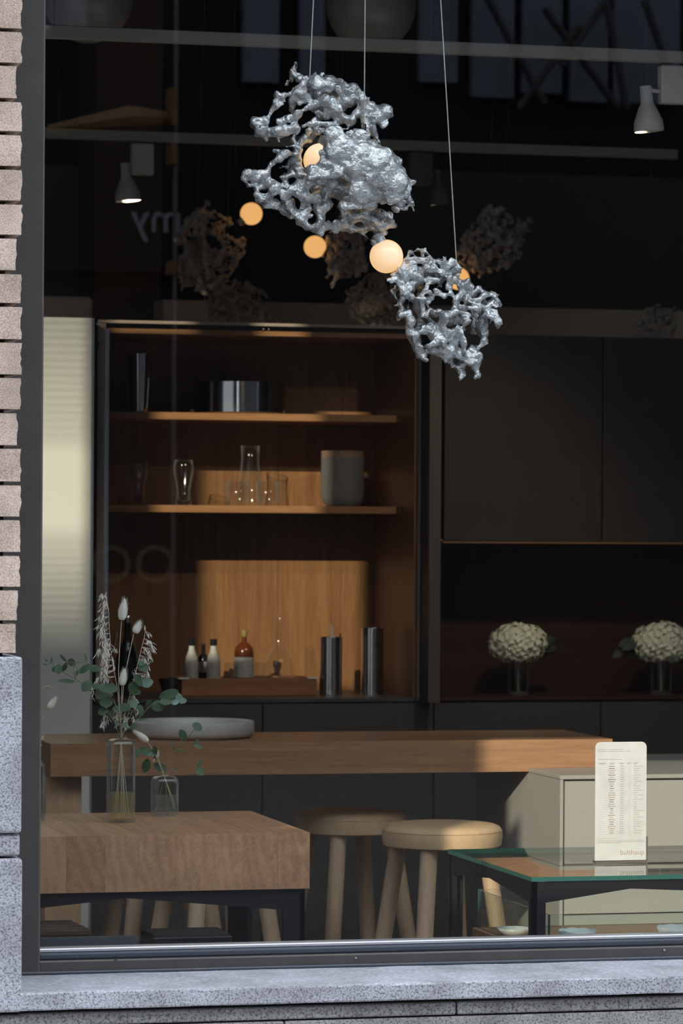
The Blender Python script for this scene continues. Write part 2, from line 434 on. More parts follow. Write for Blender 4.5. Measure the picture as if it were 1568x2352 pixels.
def casting_mesh(name, strokes, seed, h=.003, k=.006, amp=.0045, mat='alu', bend=1.0, nweb=0, wmax=.05, blmax=2.0):
    """strokes: lists of (x, y, z, r, flat) in local metres; a smooth union with lumpy relief"""
    rng = np.random.default_rng(seed)
    webs = []
    for s in strokes:
        for a, b, c in zip(s, s[1:], s[2:]):
            if rng.random() < bend: webs.append((a[:3], b[:3], c[:3], .0042))
    allp = [np.array(p[:3]) for s in strokes for p in s]
    for _ in range(nweb):
        a = allp[rng.integers(len(allp))]
        ne = [q for q in allp if .008 < np.linalg.norm(q - a) < wmax]
        if len(ne) > 1:
            i, j = rng.choice(len(ne), 2, replace=False); webs.append((a, ne[i], ne[j], .004))
    P = np.array([p[:3] for s in strokes for p in s]); R = max(p[3] for s in strokes for p in s)
    lo = P.min(0) - R - .02; hi = P.max(0) + R + .02
    n = np.ceil((hi - lo) / h).astype(int) + 1
    F = np.full(n, .05, np.float32)
    ax = [lo[i] + np.arange(n[i]) * h for i in range(3)]
    for s in strokes:
        uu = rng.normal(size=3); uu /= np.linalg.norm(uu); bl0 = rng.uniform(1.25, blmax)
        for a, b in zip(s, s[1:]):
            uu = uu + rng.normal(size=3) * .25; uu /= np.linalg.norm(uu); blade = bl0 * rng.uniform(.85, 1.15)
            pa, pb = np.array(a[:3]), np.array(b[:3]); ra, rb = a[3], b[3]; fl = a[4]
            pad = max(ra, rb) + 3 * k
            i0 = np.maximum(((np.minimum(pa, pb) - pad - lo) / h).astype(int), 0)
            i1 = np.minimum(((np.maximum(pa, pb) + pad - lo) / h).astype(int) + 2, n)
            X = ax[0][i0[0]:i1[0], None, None]; Y = ax[1][None, i0[1]:i1[1], None]; Z = ax[2][None, None, i0[2]:i1[2]]
            d = pb - pa; L2 = max(d @ d, 1e-9)
            t = np.clip(((X - pa[0]) * d[0] + (Y - pa[1]) * d[1] + (Z - pa[2]) * d[2]) / L2, 0, 1)
            # waisted strands: thin in the middle, swelling at the joints
            rr = ra + (rb - ra) * t
            rr = rr * (1 - .22 * np.sin(math.pi * t))
            ex, ey, ez = X - pa[0] - t * d[0], (Y - pa[1] - t * d[1]), Z - pa[2] - t * d[2]
            if fl > 1.65: D = np.sqrt(ex ** 2 + (ey * fl) ** 2 + ez ** 2) - rr * .9
            else:
                D = np.sqrt(ex ** 2 + ey ** 2 + ez ** 2 + (blade ** 2 - 1) * (ex * uu[0] + ey * uu[1] + ez * uu[2]) ** 2) - rr
            G = F[i0[0]:i1[0], i0[1]:i1[1], i0[2]:i1[2]]
            hh = np.clip(.5 + .5 * (G - D) / k, 0, 1)
            F[i0[0]:i1[0], i0[1]:i1[1], i0[2]:i1[2]] = G * (1 - hh) + D * hh - k * hh * (1 - hh)
    # thin curled sheets: webs stretched across bends and between neighbouring strands
    for (pa, pb, pc, th) in webs:
        T = np.array([pa, pb, pc]); pad = th + 3 * k
        i0 = np.maximum(((T.min(0) - pad - lo) / h).astype(int), 0); i1 = np.minimum(((T.max(0) + pad - lo) / h).astype(int) + 2, n)
        G = F[i0[0]:i1[0], i0[1]:i1[1], i0[2]:i1[2]]
        Pg = np.stack(np.meshgrid(*[ax[q][i0[q]:i1[q]] for q in range(3)], indexing='ij'), -1)
        nrm = np.cross(T[1] - T[0], T[2] - T[0]); ln = np.linalg.norm(nrm)
        if ln < 1e-7: continue
        nrm /= ln; e = np.full(G.shape, -9.0)
        for q in range(3):
            a, b = T[q], T[(q + 1) % 3]; o = np.cross(b - a, nrm); o /= np.linalg.norm(o)
            e = np.maximum(e, (Pg - a) @ o)
        D = np.maximum(np.abs((Pg - T[0]) @ nrm) - th, e)
        hh = np.clip(.5 + .5 * (G - D) / k, 0, 1)
        F[i0[0]:i1[0], i0[1]:i1[1], i0[2]:i1[2]] = G * (1 - hh) + D * hh - k * hh * (1 - hh)
    X, Y, Z = np.meshgrid(*[a.astype(np.float32) for a in ax], indexing='ij')
    near = np.abs(F) < .02
    x, y, z = X[near], Y[near], Z[near]
    def waves(wl, m):
        o = np.zeros_like(x)
        for _ in range(m):
            v = rng.normal(size=3); v *= 2 * math.pi / (wl * rng.uniform(.7, 1.4)) / np.linalg.norm(v)
            o += np.sin(v[0] * x + v[1] * y + v[2] * z + rng.uniform(0, 6.28))
        return o / math.sqrt(m)
    w = waves(.06, 6) * .006
    x, y, z = x + w, y + waves(.06, 6) * .006, z - w
    disp = amp * (.8 * waves(.045, 8) + .55 * (np.abs(waves(.03, 8)) - .7) + .28 * waves(.014, 8))
    F[near] += disp
    F[0] = F[-1] = .05; F[:, 0] = F[:, -1] = .05; F[:, :, 0] = F[:, :, -1] = .05
    V, Q = surface_nets(F, lo, h)
    me = bpy.data.meshes.new(name)
    me.from_pydata(V.tolist(), [], Q.tolist()); me.update()
    # drop crumbs that float free of the casting
    bm = bmesh.new(); bm.from_mesh(me)
    bm.verts.index_update(); seen = np.zeros(len(bm.verts), bool); groups = []
    bm.verts.ensure_lookup_table()
    for v in bm.verts:
        if seen[v.index]: continue
        st = [v]; seen[v.index] = True; g = []
        while st:
            q = st.pop(); g.append(q)
            for e in q.link_edges:
                o = e.other_vert(q)
                if not seen[o.index]: seen[o.index] = True; st.append(o)
        groups.append(g)
    groups.sort(key=len)
    for g in groups[:-1]: bmesh.ops.delete(bm, geom=g, context='VERTS')
    bmesh.ops.smooth_vert(bm, verts=bm.verts, factor=.4, use_axis_x=True, use_axis_y=True, use_axis_z=True)
    bm.to_mesh(me); bm.free()
    me.materials.append(MT[mat])
    for p in me.polygons: p.use_smooth = True
    return me

# ================================================================== THE BUILDING
GL = 0.0                                      # glass plane
X_J = at_y(89.0, 1200, GL).x                  # inner edge of the window jamb
FX = at_y(50.0, 1200, -.35).x                 # corner of the brick pier
ZS = at_y(760, 2219, -.03).z                  # top of the stone sill
X_END = 5.2
# floor, ceiling, walls
struct('floor', bx(-3, 8, .0, 9, -.15, 0), 'floor')
struct('ceiling', bx(-3, 8, -.1, 9, 4.3, 4.4), 'ceiling')
struct('wall_back', bx(-3, 8, 8.9, 9, 0, 4.3), 'wall_dark')
struct('wall_left', bx(-3.1, -3, 0, 9, 0, 4.3), 'wall_dark')
struct('wall_right', bx(8, 8.1, 0, 9, 0, 4.3), 'wall_dark')
struct('wall_header', bx(-3, 8, -.3, .0, 4.2, 6), 'granite_low')
struct('ground', bx(-40, 40, -40, -3.2, -.25, -.17), 'street')
struct('trim_2', bx(-40, 40, -3.2, -.36, -.25, -.15), 'sidewalk')
# partitions seen above the cabinets
p0 = at_y(375, 700, 5.9); zt = at_y(900, 700, 5.9).z
struct('wall_ledge', bx(p0.x, 7, 5.9, 6.1, 0, zt), 'beige')
p0 = at_y(905, 400, 6.9); zt = at_y(1200, 398, 6.9).z
struct('wall_olive', bx(p0.x, 7.9, 6.9, 7.0, 0, zt), 'olive')
p0 = at_y(218, 400, 6.4); p1 = at_y(372, 400, 6.4)
struct('wall_column', bx(p0.x, p1.x, 6.4, 6.8, 0, 4.3), 'brownwall')
p0 = at_y(96, 690, 4.6); p1 = at_y(199, 690, 4.6)
t = thing('storage_box', 'rounded taupe box on top of the pale panel at left', 'box', (p0.x, 4.6, 2.2))
obj('box_body', bx(p0.x - .25, p1.x, 4.45, 4.75, 1.9, at_y(150, 686, 4.6).z, bev=.02, seg=3), 'beige', t)
p0 = at_y(92, 400, 6.9); p1 = at_y(214, 400, 6.9)
struct('wall_side', bx(p0.x - 1, p1.x, 6.9, 7.0, 0, at_y(150, 380, 6.9).z), 'olive')

# pier of bricks and granite
pier = struct('wall_pier', bx(.42, FX - .035, -.31, .05, -.15, 5), 'mortar')
ys = [-9, 68, 147, 229, 305, 385, 465, 543, 625, 700, 783, 863, 944, 1026, 1110, 1190, 1272, 1351, 1428, 1503]
rsh = [50, 51, 51, 39, 50, 50, 50, 51, 38, 50, 50, 50, 49, 40, 49, 48, 47, 46, 40, 38]
def rough_block(x0, x1, y0, y1, z0, z1, amp, nz=5, bev=.003):
    bm = B()
    box(bm, x0, x1, y0, y1, z0, z1)
    es = [e for e in bm.edges if abs(e.verts[0].co.z - e.verts[1].co.z) > 1e-6]
    bmesh.ops.subdivide_edges(bm, edges=es, cuts=nz)
    for v in bm.verts:
        if v.co.x > (x0 + x1) / 2:
            v.co.x += random.uniform(-amp, amp * .4)
            v.co.z += random.uniform(-.0008, .0008)
    return bm
for i in range(len(ys) - 1):
    a, b = ys[i], ys[i + 1]
    j = random.uniform(1.5, 4)
    zt_ = at_y(25, a + 5, -.35).z; zb_ = at_y(25, b - 4, -.35).z
    xr = at_y(rsh[i + 1] if i else 50, (a + b) / 2, -.35).x
    obj('brick', rough_block(xr - .36, xr, -.35 + random.uniform(-.003, .003), -.10, zb_, zt_, .0035), 'brick', pier)
def gz(py): return at_y(25, py, -.36).z
for (a, b, x, dy) in ((1509, 1914, 51, -.36), (1917, 1968, 46, -.35), (1973, 2326, 51, -.36), (2336, 2480, 60, -.34)):
    xr = at_y(x, (a + b) / 2, dy).x
    bm = bx(xr - .45, xr, dy, -.02, gz(b), gz(a), bev=.007, seg=3)
    obj('granite_block', bm, 'granite' if b < 2330 else 'granite_low', pier)
# stone sill and the courses below
zsb = at_y(760, 2303, -.36).z
sill = bx(FX - .001, X_END, -.36, .02, zsb, ZS, bev=.004, seg=2)
bmesh.ops.subdivide_edges(sill, edges=[e for e in sill.edges if abs(e.verts[0].co.x - e.verts[1].co.x) > .5], cuts=60)
for v in sill.verts: v.co.z += random.uniform(-.0008, .0008); v.co.y += random.uniform(-.0008, .0008)
for f in sill.faces: f.material_index = 1 if f.normal.z > .9 else 0
struct('trim_1', sill, ['granite', 'sill_top'])
zl = at_y(760, 2340, -.33).z
low = struct('wall_base', bx(FX, X_END, -.31, .02, -.15, zsb - .004), 'mortar')
x = FX
for wdt in (1.0, .78, .95, .9):
    obj('granite_block', bx(x + .002, x + wdt - .002, -.335, -.05, zl + .002, zsb - .010, bev=.003), 'granite_low', low)
    x += wdt
x = FX - .3
for wdt in (.9, .95, .9, .95):
    obj('granite_block', bx(max(x, FX) + .002, x + wdt - .002, -.338, -.05, zl - .32, zl - .002, bev=.003), 'granite_low', low)
    x += wdt

# shop window: frame, bead and pane
win = thing('window_1', None, None, (X_J, 0, ZS)); win['kind'] = 'structure'
zg = at_y(760, 2158, 0).z                      # bottom edge of the glass
obj('jamb', bx(FX - .10, X_J, -.058, .04, ZS, 4.2, bev=.004), 'frame', win)
obj('bottom_rail', bx(FX - .1, X_END, -.055, .05, ZS, at_y(760, 2192, -.055).z, bev=.003), 'frame', win)
obj('rail_lip', bx(FX - .1, X_END, -.063, -.01, ZS, ZS + .007, bev=.002), 'frame_blue', win)
bm = bx(X_J, X_END, -.040, .03, at_y(760, 2192, -.055).z, zg - .012, bev=.004, seg=2)
obj('glazing_bead', bm, 'frame_blue', win)
obj('bead_edge', bx(X_J, X_END, -.030, .02, zg - .012, zg - .003, bev=.002), 'frame_edge', win)
obj('head_rail', bx(FX - .1, X_END, -.055, .05, 4.14, 4.2), 'frame', win)
obj('jamb', bx(X_END - .06, X_END, -.055, .05, ZS, 4.2), 'frame', win)
obj('pane', bx(X_J - .01, X_END - .03, -.004, .004, zg - .012, 4.15), 'pane', win)
p = at_y(267, 2200, -.057)
bm = B(); tube(bm, [(p.x, -.057, p.z), (p.x, -.0535, p.z)], .0035, 10); obj('weep_hole', bm, 'black', win)
for (qx, qy, r_) in ((58, 849, .0022), (817, 2200, .0025), (1525, 2182, .003)):
    q = at_y(qx, qy, -.057); bm = B(); tube(bm, [(q.x, -.0575, q.z), (q.x, -.053, q.z)], r_, 8); obj('screw', bm, 'black' if qx < 100 else 'brushed', win)
struct('wall_front', bx(X_END, 8, -.35, .05, -.15, 4.2), 'granite_low')
# the neighbouring window left of the pier
w2 = thing('window_2', None, None, (-3, 0, .5)); w2['kind'] = 'structure'
obj('pane', bx(-3, .42, -.004, .004, .55, 4.2), 'pane', w2)
obj('bottom_rail', bx(-3, .42, -.055, .05, .45, .55), 'frame', w2)
struct('wall_low', bx(-3, .42, -.33, .02, -.15, .45), 'granite_low')

# across the street: an added, unseen sheet with holes cut to shape the sun patches
D_OC = 14.0
holes = [(-.222, .352, 2.79, 3.63), (-.30, -.02, 3.79, 3.97), (.20, .36, 3.72, 3.95),
         (-.95, -.335, 3.06, 3.34),
         *[(-.95, -.335, 3.34 + .025 * k, 3.363 - .00055 * k + .025 * k) for k in range(26)], *[(-.95, -.335, 3.06 - .025 * (k + 1), 3.083 - .0013 * k - .025 * (k + 1)) for k in range(15)],
         (1.60, 4.2, .99, 1.66), (1.515, 4.2, 1.66, 1.90), (2.05, 4.2, .76, .99)]
def occ(name, holes, p0, p1, z0, z1):
    xs = sorted({p0, p1, *[q for h in holes for q in h[:2]]}); zs = sorted({z0, z1, *[q for h in holes for q in h[2:]]})
    bm = B(); sx = -SUN_T * D_OC; sz = SUN_E * D_OC
    for a, b in zip(xs, xs[1:]):
        for c, d in zip(zs, zs[1:]):
            m, n = (a + b) / 2, (c + d) / 2
            if any(h[0] < m < h[1] and h[2] < n < h[3] for h in holes): continue
            box(bm, a + sx, b + sx, -D_OC - .008, -D_OC, c + sz, d + sz)
    return struct(name, bm, 'sun_mask')
occ('sun_mask_wall', holes, -26, 5.5, -SUN_E * D_OC - .15, 6.6)
struct('wall_street_right', bx(-3.7, 34, -16.5, -16, -.15, 13.8), 'facade')

# ================================================================== BACK CABINETS
YC = 3.58
def xc(px, y=YC): return at_y(px, 1200, y).x
MX = [xc(606) - .6, xc(606), xc(606) + .6, xc(606) + 1.2, xc(606) + 1.8, xc(606) + 2.4]
ZT = at_y(600, 742, YC).z; ZC = at_y(800, 1603, YC).z
XL, XR = xc(222), xc(985)
cab = thing('bar_cabinet', 'open walnut bar cabinet with two shelves and folded pocket door', 'cabinet', (XL, YC, ZC))
xi0, xi1 = xc(249), xc(951)
bm = bx(XL, xi0 - .012, YC, YC + .60, ZC, ZT - .0); obj('side_panel', bm, 'stile', cab)
obj('edge_strip', bx(xi0 - .012, xi0 - .001, YC - .004, YC + .05, ZC, ZT - .03), 'aluedge', cab)
obj('side_panel', bx(xi0 - .001, xi0 + .004, YC + .05, YC + .56, ZC, ZT - .03), 'walnut', cab)
obj('side_panel', bx(xi1, xi1 + .014, YC, YC + .56, ZC, ZT - .03), 'walnut', cab)
obj('edge_strip', bx(xi1 + .014, xi1 + .027, YC - .01, YC + .5, ZC - .004, ZT - .03), 'aluedge', cab)
obj('top_panel', bx(XL, XR, YC - .004, YC + .60, ZT - .010, ZT), 'stile', cab)
obj('top_rail', bx(xi0, xi1 + .014, YC + .02, YC + .56, ZT - .042, ZT - .026), 'walnut_h', cab)
obj('top_gap', bx(XL, XR, YC + .03, YC + .58, ZT - .026, ZT - .010), 'black', cab)
# back: three veneer leaves
bw = (xi1 - xi0) / 3
for i in range(3):
    obj('back_panel', bx(xi0 + i * bw + .0006, xi0 + (i + 1) * bw - .0006, YC + .545, YC + .56, ZC, ZT - .042), 'walnut', cab)
YSH = YC + .17
zs1 = at_y(600, 950 - .5, YSH).z; zs2 = at_y(600, 1161.5, YSH).z     # tops of the shelves
for z in (zs1, zs2):
    obj('shelf', bx(xi0 + .004, xi1, YSH, YC + .545, z - .025, z, bev=.001), 'walnut_h', cab)
obj('counter', bx(XL, XR - .02, YC - .006, YC + .56, ZC - .014, ZC, bev=.001), 'dark', cab)
obj('hinge', bx(xc(212), XL, YC - .02, YC + .02, ZT - .10, ZT - .075), 'black', cab)
dr = obj('pocket_door', bx(xc(986, YC - .12), xc(1012, YC - .12), YC - .12, YC - .002, ZC - .012, ZT - .028), 'doorbrown', cab)
obj('door_side', bx(xc(986, YC - .12) - .003, xc(986, YC - .12), YC - .12, YC - .002, ZC - .012, ZT - .028), 'black', dr)
obj('hinge', bx(xi1 + .027, xi1 + .05, YC - .03, YC, at_y(975, 1590, YC).z, at_y(975, 1563, YC).z), 'black', dr)
for px_ in (605, 617):
    q = at_y(px_, 756, YC + .02); bm = B(); sphere(bm, q, .006, 10, 8); obj('catch', bm, 'brushed', cab)

# base cabinets
for i in range(-1, 5):
    x0 = MX[0] + .6 * i; 
    if i == -1: continue
    lab = ['matt dark base cabinet behind the stems, next to the pale panel', 'matt dark base cabinet below the bottle tray, behind the bowl',
           'matt dark base cabinet below the open cabinet\'s right half', 'matt dark base cabinet under the left hydrangea niche',
           'matt dark base cabinet under the right hydrangea, cut by the frame'][i]
    t = thing('base_cabinet', lab, 'cabinet', (x0, YC, 0), 'base cabinets along the back wall')
    zt_ = ZC - .014 if i < 2 else ZC - .016
    obj('body', bx(x0 + .002, x0 + .598, YC + .02, YC + .58, .0, zt_), 'black', t)
    obj('door', bx(x0 + .0025, x0 + .5975, YC, YC + .019, .09, zt_ - .003, bev=.001), 'dark', t)
# wall cabinets and niche
ZU = at_y(1200, 1243, YC).z; ZUT = at_y(1200, 770, YC).z
for i, lab in ((2, 'flat dark wall cabinet left of the long vertical seam'), (3, 'flat dark wall cabinet at the right picture edge'), (4, 'flat dark wall cabinet beyond the right picture edge')):
    if i == 4: continue
    x0 = MX[0] + .6 * i + (.03 if i == 2 else 0)
    x1 = MX[0] + .6 * (i + 1)
    t = thing('wall_cabinet', lab, 'cabinet', (x0, YC, ZU), 'wall cabinets over the niche')
    obj('body', bx(x0 + .002, x1 - .002, YC + .02, YC + .58, ZU + .004, ZUT - .002), 'black', t)
    obj('door', bx(x0 + .0025, x1 - .0025, YC, YC + .019, ZU, ZUT, bev=.001), 'upper', t)
    obj('underside_strip', bx(x0, x1, YC + .004, YC + .5, ZU - .008, ZU), 'walnut_h', t)
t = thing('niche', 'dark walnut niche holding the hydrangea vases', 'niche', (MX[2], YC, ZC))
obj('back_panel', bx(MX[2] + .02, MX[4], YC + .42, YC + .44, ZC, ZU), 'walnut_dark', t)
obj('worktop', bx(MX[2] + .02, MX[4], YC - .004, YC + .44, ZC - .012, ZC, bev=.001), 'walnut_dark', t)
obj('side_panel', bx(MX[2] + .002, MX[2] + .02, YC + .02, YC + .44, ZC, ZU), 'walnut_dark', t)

# tall pale panel at left
YP = 3.50
x0, x1 = at_y(60, 1200, YP).x, at_y(209, 1200, YP).x
t = thing('tall_panel', 'tall pale satin side panel left of the open cabinet', 'panel', (x0, YP, 0))
obj('panel', bx(x0 - .3, x1, YP, YP + .6, 0, at_y(150, 729, YP).z, bev=.001), 'panel', t)
obj('edge_strip', bx(x1, x1 + .008, YP + .004, YP + .6, 0, at_y(150, 729, YP).z), 'aluedge', t)

# ================================================================== BAR, BLOCK, SIDEBOARD
YB = 2.18
zbt = at_y(760, 1703, YB).z; zbb = at_y(760, 1777, YB).z
xb1 = at_y(1406, 1700, YB).x; xb0 = at_y(116, 1740, YB).x
bar = thing('bar_counter', 'long thick oak bar counter with solid wooden end support', 'counter', (xb0, YB, zbb))
zst = at_y(1286, 1781, 1.87).z + .0006           # the bar's end lies on the sideboard
xst = at_y(1286, 1781, 1.87).x - .0015
pr = [(xb0, zbb), (xst, zbb), (xst, zst), (xb1, zst), (xb1, zbt), (xst, zbt), (xb0, zbt)]
bm = B(); f0 = [bm.verts.new((a, YB, b)) for a, b in pr]; f1 = [bm.verts.new((a, YB + .50, b)) for a, b in pr]
for q in ((0, 1, 5, 6), (1, 2, 5), (2, 3, 4, 5)):
    bm.faces.new([f0[i] for i in q]); bm.faces.new([f1[i] for i in q][::-1])
for i in range(7):
    j = (i + 1) % 7; bm.faces.new((f0[j], f0[i], f1[i], f1[j]))
bmesh.ops.recalc_face_normals(bm, faces=bm.faces)
obj('worktop', bm, 'oak_bar', bar)
xs0, xs1 = at_y(104, 1900, YB + .06).x, at_y(187, 1900, YB + .06).x
obj('end_support', bx(xs0, xs1, YB + .06, YB + .44, 0, zbb - .004, bev=.001), 'oak_panel', bar)

# sideboard under the bar's right end
YS0, YS1 = 1.87, 2.77
xsb = at_y(1286, 1781, YS0).x; zsbt = at_y(1286, 1781, YS0).z
t = thing('sideboard', 'greige lacquered sideboard under the right end of the bar', 'sideboard', (xsb, YS0, 0))
obj('side_panel', bx(xsb, xsb + .010, YS0, YS1, 0, zsbt - .013), 'greige', t)
obj('body', bx(xsb + .010, 5.0, YS0 + .022, YS1, 0, zsbt - .013), 'greige', t)
obj('top', bx(xsb - .001, 5.0, YS0 - .001, YS1, zsbt - .012, zsbt, bev=.001), 'greige', t)
zd = at_y(1450, 2100, YS0).z
xx = xsb + .016
for wdt in (.6, .6, .6):
    obj('door', bx(xx, xx + wdt - .003, YS0 + .002, YS0 + .02, zd + .004, zsbt - .018, bev=.0008), 'greige', t)
    obj('drawer', bx(xx, xx + wdt - .003, YS0 + .002, YS0 + .02, .05, zd, bev=.0008), 'greige', t)
    xx += wdt

# butcher block table
YK0, YK1 = .35, 1.02
xk1 = at_y(711.5, 1912, YK0).x; zkt = at_y(711, 1912, YK0).z; zkb = at_y(711, 2041, YK0).z
xk0 = xk1 - .90
blk = thing('butcher_block_table', 'thick end grain butcher block table on black steel legs', 'table', (xk0, YK0, 0))
cuts = [0, .13, .205, .30, .395, .475, .565, .66, .735, .82, .90]
for a, b in zip(cuts, cuts[1:]):
    obj('stave', bx(xk0 + a + .00003, xk0 + b - .00003, YK0 + random.uniform(0, .0006), YK1, zkb, zkt - random.uniform(0, .0002), bev=.0003, seg=1), 'block', blk)
def table_frame(root, x0, x1, y0, y1, zt, legw, deep, thin, mat, xm=None):
    xm = xm or (x0 + x1) / 2; ym = (y0 + y1) / 2
    th = .012
    # legs: angle-section posts
    for lx, sx in ((x0, 1), (x1, -1)):
        for ly, sy in ((y0, 1), (y1, -1)):
            bm = B()
            xa, xb_ = sorted((lx, lx + sx * legw)); ya, yb_ = sorted((ly, ly + sy * th))
            box(bm, xa, xb_, ya, yb_, 0, zt - .001)
            xa, xb_ = sorted((lx, lx + sx * th)); ya, yb_ = sorted((ly, ly + sy * legw))
            box(bm, xa, xb_, ya, yb_, 0, zt - .001)
            obj('leg', bm, mat, root)
    def apron(pts, dirv):
        bm = B()
        lo = [bm.verts.new(q) for q in pts]; hi = [bm.verts.new(Vector(q) + Vector(dirv)) for q in pts]
        bm.faces.new(lo); bm.faces.new(hi[::-1])
        for i in range(len(pts)):
            j = (i + 1) % len(pts); bm.faces.new((lo[j], lo[i], hi[i], hi[j]))
        bmesh.ops.recalc_face_normals(bm, faces=bm.faces)
        obj('apron', bm, mat, root)
    for y, s in ((y0, 1), (y1, -1)):
        a, b = x0 + legw, x1 - legw
        apron([(a, y, zt), (b, y, zt), (b, y, zt - deep), (xm, y, zt - thin), (a, y, zt - deep)], (0, s * th, 0))
    for x_, s in ((x0, 1), (x1, -1)):
        a, b = y0 + legw, y1 - legw
        apron([(x_, a, zt), (x_, b, zt), (x_, b, zt - deep), (x_, ym, zt - thin * 1.3), (x_, a, zt - deep)], (s * th, 0, 0))
table_frame(blk, xk0 + .008, xk1 - .009, YK0 + .012, YK1 - .012, zkb, .054, .052, .016, 'steelblack')

# glass table
YG0, YG1 = .33, 1.10
xg0 = at_y(1221, 2015, YG0).x; zgt = at_y(1221, 2015, YG0).z; xg1 = xg0 + .92
gt = thing('glass_table', 'low black framed table with green edged glass top', 'table', (xg0, YG0, 0))
bm = bx(xg0, xg1, YG0, YG1, zgt - .011, zgt)
for f in bm.faces: f.material_index = 0 if abs(f.normal.z) > .5 else 1
obj('glass_top', bm, ['tableglass', 'tableedge'], gt)
table_frame(gt, xg0 + .004, xg1 - .004, YG0 + .006, YG1 - .006, zgt - .0125, .034, .052, .021, 'steelblack', at_y(1449, 2036, YG0).x)
# glass sided tray on the table's lower level
xq0, yq0, yq1 = at_y(1258, 2101, .43).x, .43, 1.06
zq1 = at_y(1258, 2101, yq0).z; zq0 = at_y(1400, 2124, yq1).z
tr = thing('display_tray', 'glass walled wooden display tray under the glass table', 'tray', (xq0, yq0, zq0 - .03))
obj('tray_base', bx(xq0 - .012, xg1 - .03, yq0 - .012, yq1 + .012, zq0 - .030, zq0, bev=.002), 'oak_bar', tr)
for a in ((xq0, xq0 + .005, yq0, yq1), (xq0 + .006, xg1 - .05, yq0, yq0 + .005), (xq0 + .006, xg1 - .05, yq1 - .005, yq1)):
    bm = bx(*a, zq0, zq1)
    for f in bm.faces: f.material_index = 0 if f.calc_area() > .01 else 1
    obj('glass_wall', bm, ['tableglass', 'tableedge'], tr)
for lx in (xq0 + .03, xg1 - .08):
    for ly in (yq0 + .03, yq1 - .03): obj('foot', bx(lx, lx + .03, ly - .015, ly + .015, 0, zq0 - .03), 'steelblack', tr)
for (px_, py_, y_, r_, lab) in ((1180, 2131, .86, .045, 'round pale bowl in the tray behind the table leg'), (1325, 2136, .60, .05, 'pale crinkled dish in the tray right of the table leg'), (1555, 2128, .62, .055, 'pale scalloped dish at the tray\'s right end')):
    c = at_y(px_, py_, y_)
    t = thing('dish', lab, 'dish', (c.x, y_, zq0 + .0005), 'pale dishes in the display tray')
    zr = c.z
    bm = B(); lathe(bm, [(0, zq0 + .0005), (r_ * .5, zq0 + .0005), (r_ * .8, zq0 + .4 * (zr - zq0)), (r_, zr), (r_ * .96, zr), (r_ * .75, zq0 + .45 * (zr - zq0)), (0, zq0 + .006)], c.x, y_, 30)
    for v in bm.verts:
        if 'crinkled' in lab or 'scalloped' in lab:
            an = math.atan2(v.co.y - y_, v.co.x - c.x); v.co.z += .0015 * math.sin(9 * an) * (v.co.z > zq0 + .01)
    obj('dish_body', bm, 'plate', t, True)

# ================================================================== STOOLS
def make_stool(name, label, cx, cy, rot, zt=.655, r=.175):
    t = thing(name, label, 'stool', (cx, cy, 0), 'round leather stools at the bar')
    th = .068; zb = zt - th
    bm = B()
    prof = [(0, zb), (r - .012, zb), (r - .004, zb + .004), (r - .001, zb + .02), (r, zb + .036), (r - .001, zb + .044), (r - .004, zb + .046), (r - .002, zb + .049), (r - .008, zb + .058),
            (r - .022, zb + .064), (r - .05, zb + .067), (0, zb + .068)]
    lathe(bm, prof, cx, cy, 56)
    s = obj('seat', bm, 'leather', t, 'auto')
    bm = B(); n = 60
    pts = [(cx + (r - .0025) * math.cos(2 * math.pi * k / n), cy + (r - .0025) * math.sin(2 * math.pi * k / n), zb + .0465) for k in range(n + 1)]
    tube(bm, pts, .0022, 6, False); obj('piping', bm, 'leather', s, True)
    d = (CAM - Vector((cx, cy, 0))); d.z = 0; d.normalize()
    sx = Vector((cx, cy, 0)) + (d + RGT * .02).normalized() * (r + .0002)
    bm = B(); tube(bm, [(sx.x, sx.y, zb + .003), (sx.x, sx.y, zb + .044)], .0012, 6); obj('stitching', bm, 'leather', s)
    for k in range(4):
        a = rot + k * math.pi / 2
        dv = RGT * math.cos(a) - FWD * math.sin(a)
        bm = B()
        p0 = Vector((cx, cy, zb + .005)) + dv * .132; p1 = Vector((cx, cy, 0)) + dv * .228
        tube(bm, [p0, p0.lerp(p1, .5), p1], [.0250, .0245, .0205], 20)
        for v in bm.verts:
            if v.co.z < .012: v.co.z = 0
            if v.co.z > zb - .012: v.co.z = min(v.co.z, zb + .002)
        obj('leg', bm, 'stoolwood', t, 'auto')
    return t
fr = at_y(1015, 1900, 1.83); rr_ = at_y(806, 1880, 2.48)
make_stool('bar_stool', 'tan leather stool half in sunlight beside the glass table', fr.x, 1.83, math.radians(198 - 90 + 0), .668, .1755)
make_stool('bar_stool', 'tan leather stool in shade behind the butcher block\'s right corner', rr_.x, 2.48, math.radians(107), .655, .172)
s3 = at_y(495, 1900, 1.95); s4 = at_y(375, 1900, 2.45)
make_stool('bar_stool', 'stool with pale lit legs seen under the butcher block, right one of the two', s3.x, 1.95, math.radians(107), .655, .172)
make_stool('bar_stool', 'stool with dark reddish legs seen under the butcher block, left one of the two', s4.x, 2.45, math.radians(118), .655, .172)

